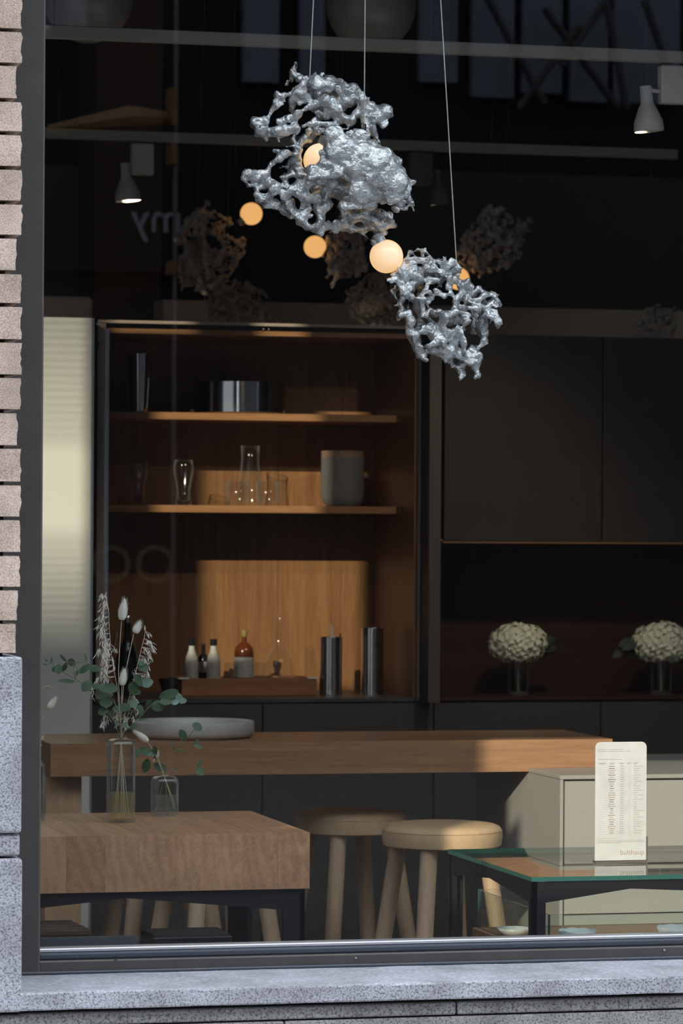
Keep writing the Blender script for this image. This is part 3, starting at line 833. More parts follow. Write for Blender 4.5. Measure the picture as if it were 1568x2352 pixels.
# low things by the sill
def low_box(px0, px1, py, y, yd, h):
    a = at_y(px0, py, y); b = at_y(px1, py, y); return a.x, b.x, y, y + yd, a.z - h, a.z
x0, x1, y0, y1, z0, z1 = low_box(60, 210, 2139, .12, .22, .03)
t = thing('slatted_crate', 'dark slatted wooden crate by the sill at left', 'crate', (x0, y0, 0))
for k in range(4):
    obj('slat', bx(x0, x1 - k * .004, y0 + .055 * k, y0 + .055 * k + .048, z1 - .012, z1, bev=.001), 'crate', t)
obj('crate_side', bx(x0, x1, y0 + .003, y1 - .01, .0, z1 - .0125), 'crate', t)
x0, x1, y0, y1, z0, z1 = low_box(352, 533, 2150, .14, .16, .03)
t = thing('black_tray', 'flat black tray by the sill under the butcher block', 'tray', (x0, y0, 0))
bm = bx(x0, x1, y0, y1, 0, z1 - .003, bev=.004, seg=2)
obj('tray_body', bm, 'bottleblack', t)
obj('rim', bx(x0 + .004, x1 - .004, y0 + .004, y1 - .004, z1 - .003, z1), 'black', t)
x0, x1, y0, y1, z0, z1 = low_box(70, 318, 2156, .06, .03, .03)
t = thing('glass_strip', 'low grey glass upstand just behind the bead at left', 'panel', (x0, y0, 0))
obj('strip', bx(x0, x1, y0, y0 + .02, 0, z1), 'frame_blue', t)

# ================================================================== CEILING TRACKS, SPOTS, GLOBES
Y1, Y2 = 1.80, 4.27
def track(px0, px1, pyc, pxref, y, label):
    c = at_y(pxref, pyc, y); xa = at_y(px0, pyc, y).x; xb = at_y(px1, pyc, y).x
    t = thing('ceiling_track', label, 'track', (xa, y, c.z), 'lighting tracks under the ceiling')
    obj('rail', bx(xa, xb, y - .018, y + .018, c.z - .0175, c.z + .0175, bev=.002), 'rail', t)
    k = xa + .3
    while k < xb:
        bm = B(); tube(bm, [(k, y, c.z + .0175), (k, y, 4.3)], .002, 6); obj('hanger', bm, 'black', t); k += 1.1
    return c.z
zr1 = track(-120, 1750, 103, 840, Y1, 'upper white lighting track across the top of the window')
zr2 = track(-60, 1553, 329, 780, Y2, 'lower white lighting track behind the big pendant')
def spot(pxh, pyt, pyb, wpx, y, boxpx, boxpy, label, mat='spot', lamp=0, aim=(0, 1, -1)):
    c = at_y(pxh, (pyt + pyb) / 2, y); S = scl(pxh, y)
    b0 = at_y(boxpx[0], boxpy[1], y); b1 = at_y(boxpx[1], boxpy[0], y)
    zt_, zb_ = at_y(pxh, pyt, y).z, at_y(pxh, pyb, y).z; r = wpx / S / 2
    t = thing('track_spotlight', label, 'spotlight', (c.x, y, zb_), 'spotlights on the ceiling tracks')
    hgt = zt_ - zb_
    bm = B(); lathe(bm, [(0, zt_), (r * .38, zt_), (r * .42, zt_ - hgt * .38), (r * .55, zt_ - hgt * .45), (r * .95, zt_ - hgt * .78), (r, zb_ + hgt * .06), (r * .95, zb_), (r * .85, zb_ + .01), (r * .45, zt_ - hgt * .5), (0, zt_ - hgt * .5)], c.x, y, 28)
    tilt = Matrix.Rotation(math.radians(-5), 3, 'Y'); o = Vector((c.x, y, zt_))
    for v in bm.verts: v.co = o + tilt @ (v.co - o)
    obj('lamp_shade', bm, mat, t, 'auto')
    obj('driver_box', bx(b0.x, b1.x, y - .02, y + .02, b0.z, b1.z, bev=.004), mat, t)
    bm = B(); tube(bm, [(c.x, y, zt_ - .01), (b0.x + .01, y, zt_ - .015)], .006, 8); obj('bracket', bm, mat, t)
    px_rim = pxh < 800      # the left lamp glows inside its rim
    if lamp:
        ld = bpy.data.lights.new('spot_or_fill', 'SPOT'); ld.energy = lamp; ld.color = (1, .80, .58); ld.spot_size = math.radians(62); ld.spot_blend = .8; ld.shadow_soft_size = .03
        lo_ = bpy.data.objects.new('spot_or_fill', ld); COL.objects.link(lo_); lo_.parent = t
        lo_.location = (0, .0, .012 if px_rim else -.004); lo_.rotation_euler = Vector(aim).to_track_quat('-Z', 'Y').to_euler()
    return t
spot(287, 375, 462, 60, Y2, (300, 352), (331, 402), 'white spotlight with glowing rim on the lower track at left', 'spot', 90, (.75, .5, -.7))
spot(1482, 198, 302, 70, Y1, (1514, 1580), (153, 238), 'white spotlight at the right edge on the upper track', 'spot', 40, (-.12, 1.1, -1))  # unlit housing; its beam is added to brighten the hydrangeas
MT['spot_dark'] = plain('dark lamp housing', (.10, .085, .075), .6)
spot(1006, 390, 470, 50, Y2, (938, 992), (352, 425), 'dark spotlight on the lower track right of the big pendant', 'spot_dark', 45, (.0, .5, -.8))  # unlit housing; beam added to lift the far pendants and ledge
for (px_, py_, r_, lab) in ((202, -4, 103, 'opal globe lamp cut by the top left of the window'), (852, 14, 103, 'opal globe lamp between the two cables of the big pendant')):
    y = 3.1; c = at_y(px_, py_, y); r = r_ / scl(px_, y)
    t = thing('globe_lamp', lab, 'lamp', (c.x, y, c.z), 'large opal globes near the ceiling')
    bm = B(); sphere(bm, c, r, 48, 32); obj('globe', bm, 'opal', t, True)
    bm = B(); tube(bm, [(c.x, y, c.z + r * .98), (c.x, y, 4.3)], .012, 10); obj('rod', bm, 'black', t)
    bm = B(); tube(bm, [(c.x, y, c.z + r * .95), (c.x, y, c.z + r * 1.12)], .045, 16); obj('fitter', bm, 'black', t)

# ================================================================== SILVER PENDANTS
YPN = .42
def conv(strokes, ox, oy, sc, seed, yp, base, fat=1.2):
    rnd = random.Random(seed); out = []
    for s in strokes:
        d = s[0]; fl = s[1]; pts = s[2:]
        o = []
        for i, (cx, cy, r) in enumerate(pts):
            w = at_y(ox + cx / sc, oy + cy / sc, yp + d / 100 + (rnd.uniform(-.012, .012)))
            o.append((w.x - base.x, w.y - base.y, w.z - base.z, max(r / sc / 940 * fat, .0045), fl * rnd.uniform(.85, 1.25)))
        if len(o) == 1: o.append(o[0])
        out.append(o)
    return out
# (depth in cm, flatness, (column, row, radius) ...) read off an enlargement of the pendant
PA = [
 (3, 1.2, (490, 75, 22), (560, 115, 35), (620, 150, 45), (700, 150, 62), (800, 175, 68), (900, 210, 66), (1000, 232, 62), (1062, 275, 48)),
 (3, 1, (502, 45, 9), (490, 85, 20), (455, 140, 12)), (3, 1, (680, 78, 15), (660, 130, 30)), (3, 1, (738, 72, 10), (720, 110, 20)),
 (0, 1.2, (600, 130, 30), (560, 220, 40), (500, 290, 42), (480, 370, 24)), (-1, 1, (560, 220, 38), (600, 290, 36), (560, 330, 30)),
 (-2, 1, (455, 240, 14), (400, 270, 10), (365, 250, 28), (345, 340, 28), (300, 410, 15), (265, 470, 30), (175, 495, 36)), (-1, 1, (500, 250, 30), (455, 240, 14)),
 (-2, 1.4, (175, 495, 36), (220, 560, 42), (275, 570, 38), (370, 560, 40), (400, 600, 22)), (-2, 1, (220, 560, 30), (180, 602, 12)), (-2, 1, (240, 590, 25), (265, 645, 14)), (-2, 1, (360, 600, 22), (378, 655, 13)),
 (-1, 1, (400, 590, 25), (430, 560, 40), (520, 540, 34), (500, 480, 24), (530, 420, 28), (600, 370, 22), (680, 350, 38), (760, 310, 52)),
 (-2, 1, (370, 480, 28), (450, 460, 28), (530, 420, 28)),
 (1, 1.3, (680, 350, 40), (820, 330, 56), (920, 320, 54), (1000, 300, 52), (1080, 300, 45)), (2, 1, (900, 210, 60), (920, 320, 50)), (2, 1, (700, 170, 50), (690, 260, 50), (720, 330, 45)),
 (0, 1, (700, 400, 28), (785, 450, 26)), (0, 1.2, (850, 390, 45), (900, 450, 42), (990, 480, 30), (1040, 410, 34), (1080, 350, 38)), (0, 1, (720, 360, 30), (780, 400, 30), (860, 390, 40)),
 (1, 1.3, (1105, 320, 32), (1150, 360, 58), (1220, 420, 72), (1285, 400, 50), (1320, 430, 22)), (1, 1, (1220, 430, 60), (1280, 500, 33), (1312, 500, 18)), (0, 1, (1180, 480, 45), (1180, 560, 40), (1205, 610, 28), (1235, 660, 17)),
 (1, 1, (720, 430, 25), (700, 500, 24), (640, 560, 28), (570, 640, 20), (545, 720, 34), (530, 800, 35), (460, 860, 28), (380, 880, 14), (330, 920, 12), (280, 940, 20)),
 (0, 1, (520, 540, 30), (490, 640, 24), (520, 700, 34)), (0, 1, (440, 700, 12), (500, 690, 15)), (-1, 1, (640, 505, 14), (580, 520, 10)), (0, 1, (640, 560, 28), (640, 505, 14)),
 (-2, 1, (345, 730, 20), (440, 750, 28), (370, 790, 28), (310, 840, 15), (270, 930, 18)), (-1, 1, (440, 750, 26), (520, 760, 28)),
 (-3, 1.2, (110, 930, 38), (75, 980, 28), (120, 1030, 20)), (-3, 1.2, (105, 940, 42), (180, 970, 54), (250, 960, 40), (290, 1010, 34), (340, 1060, 44), (420, 1120, 45), (450, 1180, 45)),
 (-3, 1, (190, 1045, 20), (180, 1105, 14), (210, 1150, 24), (290, 1150, 30), (340, 1090, 28)), (-2, 1, (120, 1025, 20), (190, 1045, 20), (250, 1040, 24)),
 (-1, 1.2, (250, 1190, 24), (350, 1190, 40), (430, 1240, 40), (480, 1310, 26)), (-1, 1, (450, 1180, 40), (430, 1240, 40)), (-1, 1, (200, 1150, 20), (250, 1190, 22)),
 (0, 1, (340, 1060, 35), (440, 1050, 34), (420, 960, 24), (500, 920, 28), (555, 950, 28), (550, 1010, 28), (480, 1060, 30)), (0, 1, (530, 850, 34), (545, 900, 34), (590, 960, 30)),
 (-5, 1.3, (470, 1080, 30), (560, 1040, 40), (650, 1000, 42), (720, 980, 42), (820, 1000, 46), (900, 1020, 52), (980, 1060, 58)),
 (-4, 1, (470, 1080, 28), (530, 1110, 34), (600, 1150, 34), (700, 1130, 44), (745, 1100, 40), (790, 1060, 48)),
 (-3, 1, (600, 1150, 34), (610, 1230, 34), (560, 1280, 44), (640, 1290, 28)), (-2, 1, (560, 1280, 42), (565, 1340, 40), (620, 1390, 34), (690, 1415, 28)), (-2, 1, (450, 1200, 40), (500, 1270, 36), (540, 1310, 36)),
 (-3, 1, (790, 1100, 35), (790, 1190, 34), (730, 1260, 34), (740, 1310, 24), (700, 1380, 24), (722, 1432, 26)), (-3, 1, (700, 1130, 36), (690, 1220, 28), (720, 1270, 28)),
 (-1, 1.1, (720, 1400, 24), (800, 1370, 28), (870, 1370, 50), (950, 1350, 44), (1000, 1300, 50), (940, 1260, 34), (920, 1200, 36)),
 (-1, 1.3, (1000, 1300, 50), (1100, 1300, 58), (1180, 1330, 58), (1260, 1370, 48), (1330, 1360, 38), (1372, 1372, 18)),
 (1, 1.2, (990, 1395, 38), (1080, 1410, 48), (1160, 1380, 44), (1240, 1430, 48), (1222, 1490, 38), (1200, 1530, 24), (1168, 1500, 17)), (1, 1, (900, 1370, 40), (990, 1395, 38)),
 (-9, 2.2, (860, 610, 85), (900, 720, 120), (980, 850, 125), (1100, 830, 150), (1220, 880, 165), (1300, 960, 140), (1400, 1010, 78)),
 (-8, 2.2, (1100, 1050, 120), (1230, 1030, 130), (1350, 1080, 88), (1450, 1100, 48)), (-7, 1.6, (1060, 1130, 70), (1130, 1180, 58), (1040, 1200, 40), (930, 1200, 40)),
 (-7, 2, (1080, 640, 80), (1130, 740, 110), (1180, 820, 120)), (-6, 1, (1000, 625, 45), (985, 590, 26), (1030, 570, 26), (1075, 610, 40)), (-5, 1, (1000, 625, 45), (1060, 680, 60)),
 (-9, 1.5, (780, 850, 55), (760, 920, 50), (860, 900, 70), (900, 850, 80)), (-8, 1.4, (740, 860, 30), (690, 900, 60), (640, 890, 36), (650, 960, 40)), (-8, 1.5, (780, 640, 50), (850, 560, 34), (865, 515, 16)), (-8, 1.5, (760, 760, 40), (800, 780, 60), (780, 640, 40)),
 (-5, 1, (1470, 965, 20), (1512, 1000, 11), (1480, 1060, 18)), (-6, 1, (1480, 1130, 28), (1500, 1180, 26), (1532, 1238, 10)), (-6, 1, (1500, 1190, 25), (1460, 1230, 24), (1380, 1230, 34), (1350, 1265, 14)),
 (-6, 1, (1380, 1120, 50), (1420, 1190, 40)), (-5, 1, (1250, 1150, 30), (1270, 1230, 26), (1320, 1210, 22), (1370, 1180, 30)), (-4, 1, (1120, 1200, 40), (1170, 1230, 30)),
 (-6, 1.4, (1330, 755, 26), (1395, 830, 40), (1430, 930, 36), (1450, 1010, 40)), (-6, 1.5, (1200, 760, 40), (1270, 770, 36), (1335, 790, 40)),
 (0, 1.2, (700, 560, 30), (760, 550, 36), (830, 540, 40)), (0, 1, (720, 500, 26), (800, 510, 26), (850, 530, 26)), (-2, 1.2, (1090, 300, 30), (1100, 420, 26), (1120, 520, 26), (1120, 600, 40)),
 (2, 1, (600, 640, 24), (640, 620, 30), (720, 560, 34), (640, 560, 26)), (3, 1.5, (620, 960, 40), (700, 1040, 50), (800, 1090, 50), (900, 1100, 50), (980, 1160, 50)), (2, 1, (1000, 1250, 50), (1100, 1240, 50), (1240, 1280, 46), (1320, 1310, 40)),
 (6, 1, (700, 260, 40), (820, 480, 30), (900, 700, 40), (1000, 1000, 50), (1100, 1250, 50)), (7, 1, (1180, 420, 40), (1250, 700, 30), (1300, 950, 50), (1250, 1250, 40)), (5, 1, (545, 720, 24), (500, 900, 26), (420, 1040, 30)),
]
PB = [
 (2, 1, (480, 200, 16), (560, 160, 16), (640, 170, 22), (700, 240, 16)), (1, 1, (620, 190, 24), (620, 260, 25)),
 (0, 1.2, (430, 260, 16), (520, 270, 18), (620, 280, 25), (700, 270, 25), (790, 285, 25), (850, 300, 26), (940, 290, 22), (1010, 360, 18), (1027, 402, 10)),
 (-2, 1.3, (620, 390, 14), (665, 340, 28), (710, 290, 24)), (-1, 1, (850, 300, 26), (835, 400, 22), (820, 475, 18)), (-1, 1, (940, 290, 30), (890, 350, 24), (840, 420, 22)),
 (-1, 1.2, (380, 420, 48), (440, 450, 48), (520, 430, 50), (590, 460, 38), (560, 500, 40), (480, 560, 55), (420, 630, 44)), (-2, 1, (420, 620, 40), (330, 480, 28), (235, 490, 15)), (-2, 1, (330, 490, 26), (275, 520, 16)),
 (0, 1, (400, 350, 34), (500, 370, 44), (590, 390, 40)), (-1, 1, (300, 430, 28), (380, 500, 45), (450, 580, 54)), (1, 1, (380, 420, 40), (420, 280, 30), (480, 200, 20)),
 (-1, 1.2, (600, 500, 30), (700, 500, 35), (780, 500, 30), (820, 470, 26)), (2, 1.5, (680, 400, 50), (740, 420, 50), (720, 470, 40)),
 (-3, 1, (680, 520, 24), (645, 620, 30), (565, 690, 24), (610, 695, 34), (690, 680, 30), (660, 750, 24), (700, 810, 30), (640, 880, 26), (608, 892, 13)), (-4, 1, (690, 610, 14), (720, 690, 14), (690, 740, 20)),
 (0, 1.2, (500, 680, 30), (560, 780, 38), (620, 830, 34)), (0, 1, (480, 700, 14), (458, 800, 11)), (-1, 1, (420, 630, 40), (500, 690, 30)), (0, 1, (420, 640, 30), (390, 720, 16), (400, 800, 18)),
 (1, 1, (330, 560, 26), (300, 620, 22), (332, 690, 10)), (0, 1, (318, 770, 14), (380, 735, 15), (400, 810, 18), (380, 870, 28), (352, 922, 13)),
 (-3, 1.2, (380, 870, 28), (460, 870, 36), (490, 950, 50), (470, 1040, 48), (560, 1085, 28), (640, 1030, 42), (720, 1030, 46), (790, 1090, 46), (840, 1150, 45), (850, 1230, 44), (840, 1300, 30), (872, 1382, 12)),
 (-2, 1.2, (458, 1110, 13), (540, 1160, 44), (570, 1240, 40), (610, 1310, 36), (648, 1365, 28)), (-2, 1, (470, 1050, 40), (520, 1130, 36)),
 (-4, 1.3, (672, 1210, 12), (760, 1180, 30), (830, 1190, 40)), (-2, 1.2, (720, 1250, 40), (800, 1290, 34), (850, 1340, 22)),
 (-3, 1, (770, 610, 25), (860, 670, 28), (930, 640, 22), (900, 560, 38), (920, 480, 34), (980, 480, 28), (1050, 540, 50), (1100, 520, 38), (1150, 575, 34), (1130, 640, 34), (1050, 660, 48), (1000, 700, 48), (985, 790, 48), (1065, 820, 40)),
 (0, 1.4, (850, 430, 40), (920, 400, 58), (980, 380, 28)), (1, 1, (1000, 360, 22), (990, 430, 26), (960, 490, 28)),
 (-2, 1.2, (1100, 700, 40), (1180, 640, 34), (1240, 600, 32), (1310, 640, 34), (1390, 660, 34), (1442, 710, 24), (1470, 770, 12)), (-1, 1, (1370, 730, 38), (1432, 772, 16)), (-1, 1, (1130, 640, 34), (1180, 650, 34)),
 (-4, 1.2, (1125, 790, 20), (1195, 790, 34), (1240, 820, 17)), (-4, 1, (1200, 800, 28), (1210, 932, 8)), (-2, 1.3, (1120, 710, 44), (1200, 725, 50), (1260, 690, 50)),
 (-2, 1, (1320, 800, 28), (1340, 880, 26), (1382, 905, 22), (1350, 965, 13)), (-2, 1, (1395, 830, 16), (1440, 960, 27), (1432, 1012, 18)),
 (1, 1.5, (1280, 690, 60), (1290, 850, 60), (1270, 970, 60), (1320, 1060, 26), (1282, 1150, 27), (1222, 1240, 18), (1188, 1220, 20)),
 (-4, 1.1, (980, 840, 30), (860, 900, 48), (820, 1000, 44), (880, 1070, 40), (980, 1050, 28)), (-4, 1.1, (980, 840, 30), (1080, 870, 38), (1100, 960, 34), (1060, 1030, 27), (1000, 1000, 15), (948, 1092, 9)), (0, 2, (900, 930, 50), (960, 920, 50), (1040, 930, 50)),
 (-5, 1, (1030, 1070, 38), (1070, 1180, 40), (1070, 1262, 36)), (-2, 1.2, (900, 1110, 38), (960, 1160, 44), (940, 1240, 58), (1010, 1290, 44)), (-3, 1, (840, 1150, 40), (920, 1130, 36), (1000, 1090, 36)),
 (-1, 1.4, (1090, 1070, 48), (1180, 1050, 40), (1212, 1010, 16)), (-1, 1, (1150, 1110, 20), (1150, 1225, 9), (1190, 1240, 16)),
 (-3, 1.3, (1070, 1300, 40), (1150, 1275, 38), (1222, 1320, 32), (1212, 1400, 26)), (-3, 1.2, (1060, 1320, 36), (1140, 1390, 36), (1190, 1450, 38), (1212, 1520, 30), (1190, 1555, 16)),
 (-1, 1.2, (900, 1330, 30), (950, 1430, 24), (1030, 1430, 44), (1052, 1510, 32), (1030, 1555, 16)), (-1, 1, (1090, 1380, 20), (1040, 1440, 28)), (-2, 1, (1010, 1290, 40), (1070, 1310, 40)), (-1, 1, (870, 1300, 36), (910, 1350, 28)),
 (-1, 1, (720, 840, 38), (765, 870, 34), (800, 830, 22), (920, 850, 18)), (2, 1, (620, 830, 30), (720, 960, 30), (820, 1000, 40)), (3, 1.3, (560, 500, 40), (620, 620, 40), (560, 780, 36), (600, 960, 36), (540, 1060, 34)),
 (5, 1, (700, 300, 34), (800, 600, 24), (900, 900, 34), (960, 1160, 40)), (5, 1, (1050, 540, 40), (1180, 800, 30), (1180, 1050, 40)), (4, 1.3, (600, 960, 40), (700, 1080, 34), (760, 1180, 30)),
]
baseA = at_y(745, 360, YPN); baseB = at_y(1015, 715, YPN)
meA = casting_mesh('casting_large', conv(PA, 540, 150, 3.733, 3, YPN, baseA, 1.3), 11, .0029, .0055, .0034, bend=.5, nweb=26, wmax=.05)
meB = casting_mesh('casting_small', conv(PB, 840, 540, 4.752, 5, YPN, baseB, 1.5), 23, .0026, .0055, .0030, bend=.45, nweb=14, wmax=.05, blmax=2.9)
def casting(me, t, loc=None, rot=None, sc=1.0, name='casting'):
    o = bpy.data.objects.new(name, me); COL.objects.link(o); o.parent = t
    if rot: o.rotation_euler = rot
    o.scale = (sc, sc, sc)
    return o
def cable(t, p0, px_top, y, r=.0016, mat='cable'):
    # from p0 up to the ceiling through picture column px_top at the top of the frame
    q = at_y(px_top, 0, y); d = q - Vector(p0); e = Vector(p0) + d * ((4.3 - p0[2]) / d.z)
    bm = B(); tube(bm, [p0, e], r, 8); return obj('cable', bm, mat, t)
RB = .0417
def bulb(t, c, r, mat='bulb', stemdir=(0, 0, 1)):
    bm = B(); sphere(bm, c, r, 48, 32); b = obj('globe_bulb', bm, mat, t, True)
    s = Vector(stemdir).normalized()
    bm = B(); tube(bm, [Vector(c) + s * r * .90, Vector(c) + s * r * 1.45], [r * .40, r * .30], 16); obj('bulb_holder', bm, 'alu', b)
    return b
pA = thing('sculptural_pendant', 'large crinkled silver pendant light with two lit globes', 'pendant light', baseA, 'silver branching pendant lights')
casting(meA, pA)
bulb(pA, at_y(735, 368, YPN + .01), RB, 'bulb', (.2, 0, 1))
bulb(pA, at_y(887, 589, YPN + .01), RB, 'bulb', (-.45, 0, 1))
cable(pA, at_y(711, 175, YPN + .03), 719.5, YPN + .03)
cable(pA, at_y(836, 288, YPN - .08), 838, YPN - .08)
q = at_y(836, 290, YPN - .08); bm = B(); tube(bm, [q + Vector((0, 0, .006)), q + Vector((0, 0, -.02))], .0055, 12); obj('cable_ferrule', bm, 'brushed', pA)
pB = thing('sculptural_pendant', 'smaller crinkled silver pendant hanging below the lit front globe', 'pendant light', baseB, 'silver branching pendant lights')
casting(meB, pB)
cable(pB, at_y(1048, 606, YPN), 1011.5, YPN)
# pendants deeper in the room
meAf = casting_mesh('casting_far', conv(PA, 540, 150, 3.733, 8, YPN, baseA, 1.25), 31, .0042, .006, .0055, 'alu_far', bend=.4, nweb=6)
meBf = casting_mesh('casting_far', conv(PB, 840, 540, 4.752, 9, YPN, baseB, 1.5), 33, .0042, .006, .0050, 'alu_far', bend=.4, nweb=6)
YF = 5.0
def far_pendant(px, py, wpx, me, rot, label, bulbs=(), ctop=None, y=YF):
    c = at_y(px, py, y)
    t = thing('sculptural_pendant', label, 'pendant light', c, 'silver branching pendant lights')
    w0 = .42 if me is meAf else .29
    casting(me, t, rot=rot, sc=wpx / scl(px, y) / w0)
    for (bx_, by_) in bulbs: bulb(t, at_y(bx_, by_, y - .03), 25.5 / scl(bx_, y), 'bulb_far', (c - at_y(bx_, by_, y - .03)))
    for (qx, qt) in (ctop or [(px, px)]):
        p_ = at_y(qx, py, y); cable(t, p_, qt, y, .0014, 'pole')
    return t
far_pendant(482, 566, 190, meAf, (0, 0.5, 3.4), 'dim far pendant with one lit globe, left behind the big pendant', [(577, 491)], [(450, 470), (520, 540)])
far_pendant(790, 572, 140, meBf, (0, 0.9, 0.3), 'dim far pendant and lit globe under the big pendant', [(723, 567)], [(770, 790), (830, 850)])
far_pendant(1130, 555, 165, meBf, (0, -1.6, 0.2), 'dim far pendant high on the right of the window, in front of the olive wall', [(1052, 640)], [(1110, 1150), (1150, 1180)])
far_pendant(870, 690, 150, meAf, (0, 2.4, 0.3), 'dim far pendant just above the cabinet, behind the smaller silver pendant', [], [(860, 830)], 5.42)
far_pendant(552, 712, 165, meBf, (0, 1.7, 3.3), 'dim far pendant just above the cabinet\'s left half', [], [(540, 540), (590, 600)], 5.42)
far_pendant(1505, 745, 100, meBf, (0, 2.6, 3.0), 'dim far pendant just above the cabinets at the right edge', [], [(1505, 1480)])

# ================================================================== OPEN CABINET CONTENTS
def g(px, py, y): return at_y(px, py, y)
YI = YSH + .09
# tall steel tumbler
x, s = g(320, 940, YI).x, scl(320, YI); zt_ = g(320, 813, YI).z
t = thing('steel_vase', 'tall flared steel vase on the top shelf at left', 'vase', (x, YI, zs1))
bm = B(); lathe(bm, [(0, zs1 + .001), (21 / s, zs1 + .001), (29 / s, zt_), (28 / s, zt_), (20 / s, zs1 + .006), (0, zs1 + .006)], x, YI, 36); obj('vase_body', bm, 'chrome', t, 'auto')
# steel pot
yp_ = YSH + .18
x, s = g(551, 940, yp_).x, scl(551, yp_); zt_ = g(551, 880, yp_).z; r = 105 / s
t = thing('steel_pot', 'wide shiny steel bowl on the top shelf', 'pot', (x, yp_, zs1))
bm = B(); lathe(bm, [(0, zs1 + .001), (r * .97, zs1 + .001), (r, zs1 + .006), (r, zt_), (r - .002, zt_ + .001), (r - .004, zt_), (r - .004, zs1 + .006), (0, zs1 + .006)], x, yp_, 56); obj('pot_body', bm, 'chrome', t, 'auto')
# beer glasses
for (px_, y_, lab) in ((316, YI - .02, 'double walled clear glass on the middle shelf at far left'), (421, YI, 'double walled clear glass with sunlit sparkle on the middle shelf')):
    x, s = g(px_, 1155, y_).x, scl(px_, y_); z = zs2
    t = thing('beer_glass', lab, 'glass', (x, y_, z), 'clear glasses on the middle shelf')
    P = [(0, 0), (17, 0), (18, 4), (15, 30), (18, 52), (23, 75), (23, 90), (20, 104), (19.3, 104), (22, 88), (22, 76), (17, 54), (13.5, 30), (13, 12), (0, 8)]
    bm = B(); lathe(bm, [(a / s, z + .0008 + b / s) for a, b in P], x, y_, 32); obj('glass_body', bm, 'clear', t, True)
# tumblers and carafe
def tumbler(px_, y_, lab):
    x, s = g(px_, 1155, y_).x, scl(px_, y_); z = zs2
    t = thing('tumbler', lab, 'glass', (x, y_, z), 'clear glasses on the middle shelf')
    P = [(0, 0), (18, 0), (21, 3), (25.5, 12), (26, 56), (24.6, 56), (24, 14), (18, 8), (0, 8)]
    bm = B(); lathe(bm, [(a / s, z + .0008 + b / s) for a, b in P], x, y_, 32); obj('glass_body', bm, 'clear', t, True)
tumbler(546, YI - .03, 'ribbed short glass tumbler left of the carafe'); tumbler(614, YI - .03, 'ribbed short glass tumbler right of the carafe')
y_ = YI + .06; x, s = g(574, 1150, y_).x, scl(574, y_); z = zs2
t = thing('carafe', 'clear glass carafe behind two tumblers on the middle shelf', 'carafe', (x, y_, z))
P = [(0, 0), (24, 0), (27, 6), (26, 50), (22, 85), (20, 110), (22, 138), (21, 138), (19, 110), (21, 85), (24.5, 48), (25, 10), (0, 6)]
bm = B(); lathe(bm, [(a / s, z + .0008 + b / s) for a, b in P], x, y_, 32); obj('glass_body', bm, 'clear', t, True)
# jar with lid
y_ = YI + .02; x, s = g(786, 1155, y_).x, scl(786, y_); z = zs2; zt_ = g(786, 1036, y_).z; H_ = zt_ - z
t = thing('storage_jar', 'charcoal storage jar with flat wooden lid on the middle shelf', 'jar', (x, y_, z))
bm = B(); lathe(bm, [(0, z + .0005), (35 / s, z + .0005), (44 / s, z + 8 / s), (49 / s, z + 24 / s), (49.5 / s, zt_ - 15 / s), (0, zt_ - 15 / s)], x, y_, 40); obj('jar_body', bm, 'jar', t, 'auto')
bm = B(); lathe(bm, [(0, zt_ - 15 / s), (49 / s, zt_ - 15 / s), (49.5 / s, zt_ - 2 / s), (48 / s, zt_), (0, zt_)], x, y_, 40); obj('lid', bm, 'lidwood', t, 'auto')
# tray of bottles
YT = YC + .20
x0, x1 = g(417, 1575, YT).x, g(727, 1575, YT).x; zt0 = ZC; ztt = g(570, 1558, YT).z
t = thing('drinks_tray', 'reddish wooden tray with white end grips, full of bottles', 'tray', (x0, YT, ZC))
obj('tray_front', bx(x0, x1, YT, YT + .010, zt0 + .0005, ztt, bev=.001), 'traywood', t)
obj('tray_back', bx(x0, x1, YT + .20, YT + .21, zt0 + .0005, ztt, bev=.001), 'traywood', t)
obj('tray_floor', bx(x0 + .011, x1 - .011, YT + .011, YT + .199, zt0 + .0005, ztt - .010), 'traywood', t)
for xe in (x0, x1 - .01): obj('tray_end', bx(xe, xe + .01, YT + .011, YT + .199, zt0 + .0005, ztt - .002), 'traywood', t)
for pxa, pxb in ((409, 433), (706, 729)): obj('grip', bx(g(pxa, 1556, YT).x, g(pxb, 1556, YT).x, YT - .006, YT + .012, ztt - .003, ztt + .003, bev=.001), 'white', t)
ZB = ztt - .010
def bottle(px_, y_, w, pyt, mats, label, P, name='bottle', cat='bottle', group='bottles on the drinks tray'):
    x, s = g(px_, 1550, y_).x, scl(px_, y_); zt_ = g(px_, pyt, y_).z; Hh = zt_ - ZB
    t = thing(name, label, cat, (x, y_, ZB), group)
    for (nm, mt, prof) in P:
        bm = B(); lathe(bm, [(a * w / 2 / s, ZB + .0006 + b * Hh) for a, b in prof], x, y_, 28); obj(nm, bm, mt, t, 'auto')
    return t
bit = [('body', 'label', [(0, 0), (.95, 0), (1, .02), (1, .42), (.85, .58), (.55, .70), (.45, .78), (.45, .84), (0, .84)]), ('cap', 'bottleblack', [(0, .84), (.5, .84), (.5, 1), (0, 1)])]
bottle(440, YT + .06, 31, 1468, None, 'white labelled bitters bottle with black cap, leftmost on the tray', bit)
bottle(490, YT + .06, 32, 1468, None, 'white labelled bitters bottle with black cap, right of the black bottle', bit)
bottle(467, YT + .12, 26, 1478, None, 'small black bottle between the two white labelled ones', [('body', 'bottleblack', [(0, 0), (1, 0), (1, .55), (.8, .65), (.35, .72), (.35, .95), (0, .95)]), ('label', 'label', [(1.01, .2), (1.02, .2), (1.02, .5), (1.01, .5)]), ('cap', 'brushed', [(0, .95), (.4, .95), (.4, 1), (0, 1)])])
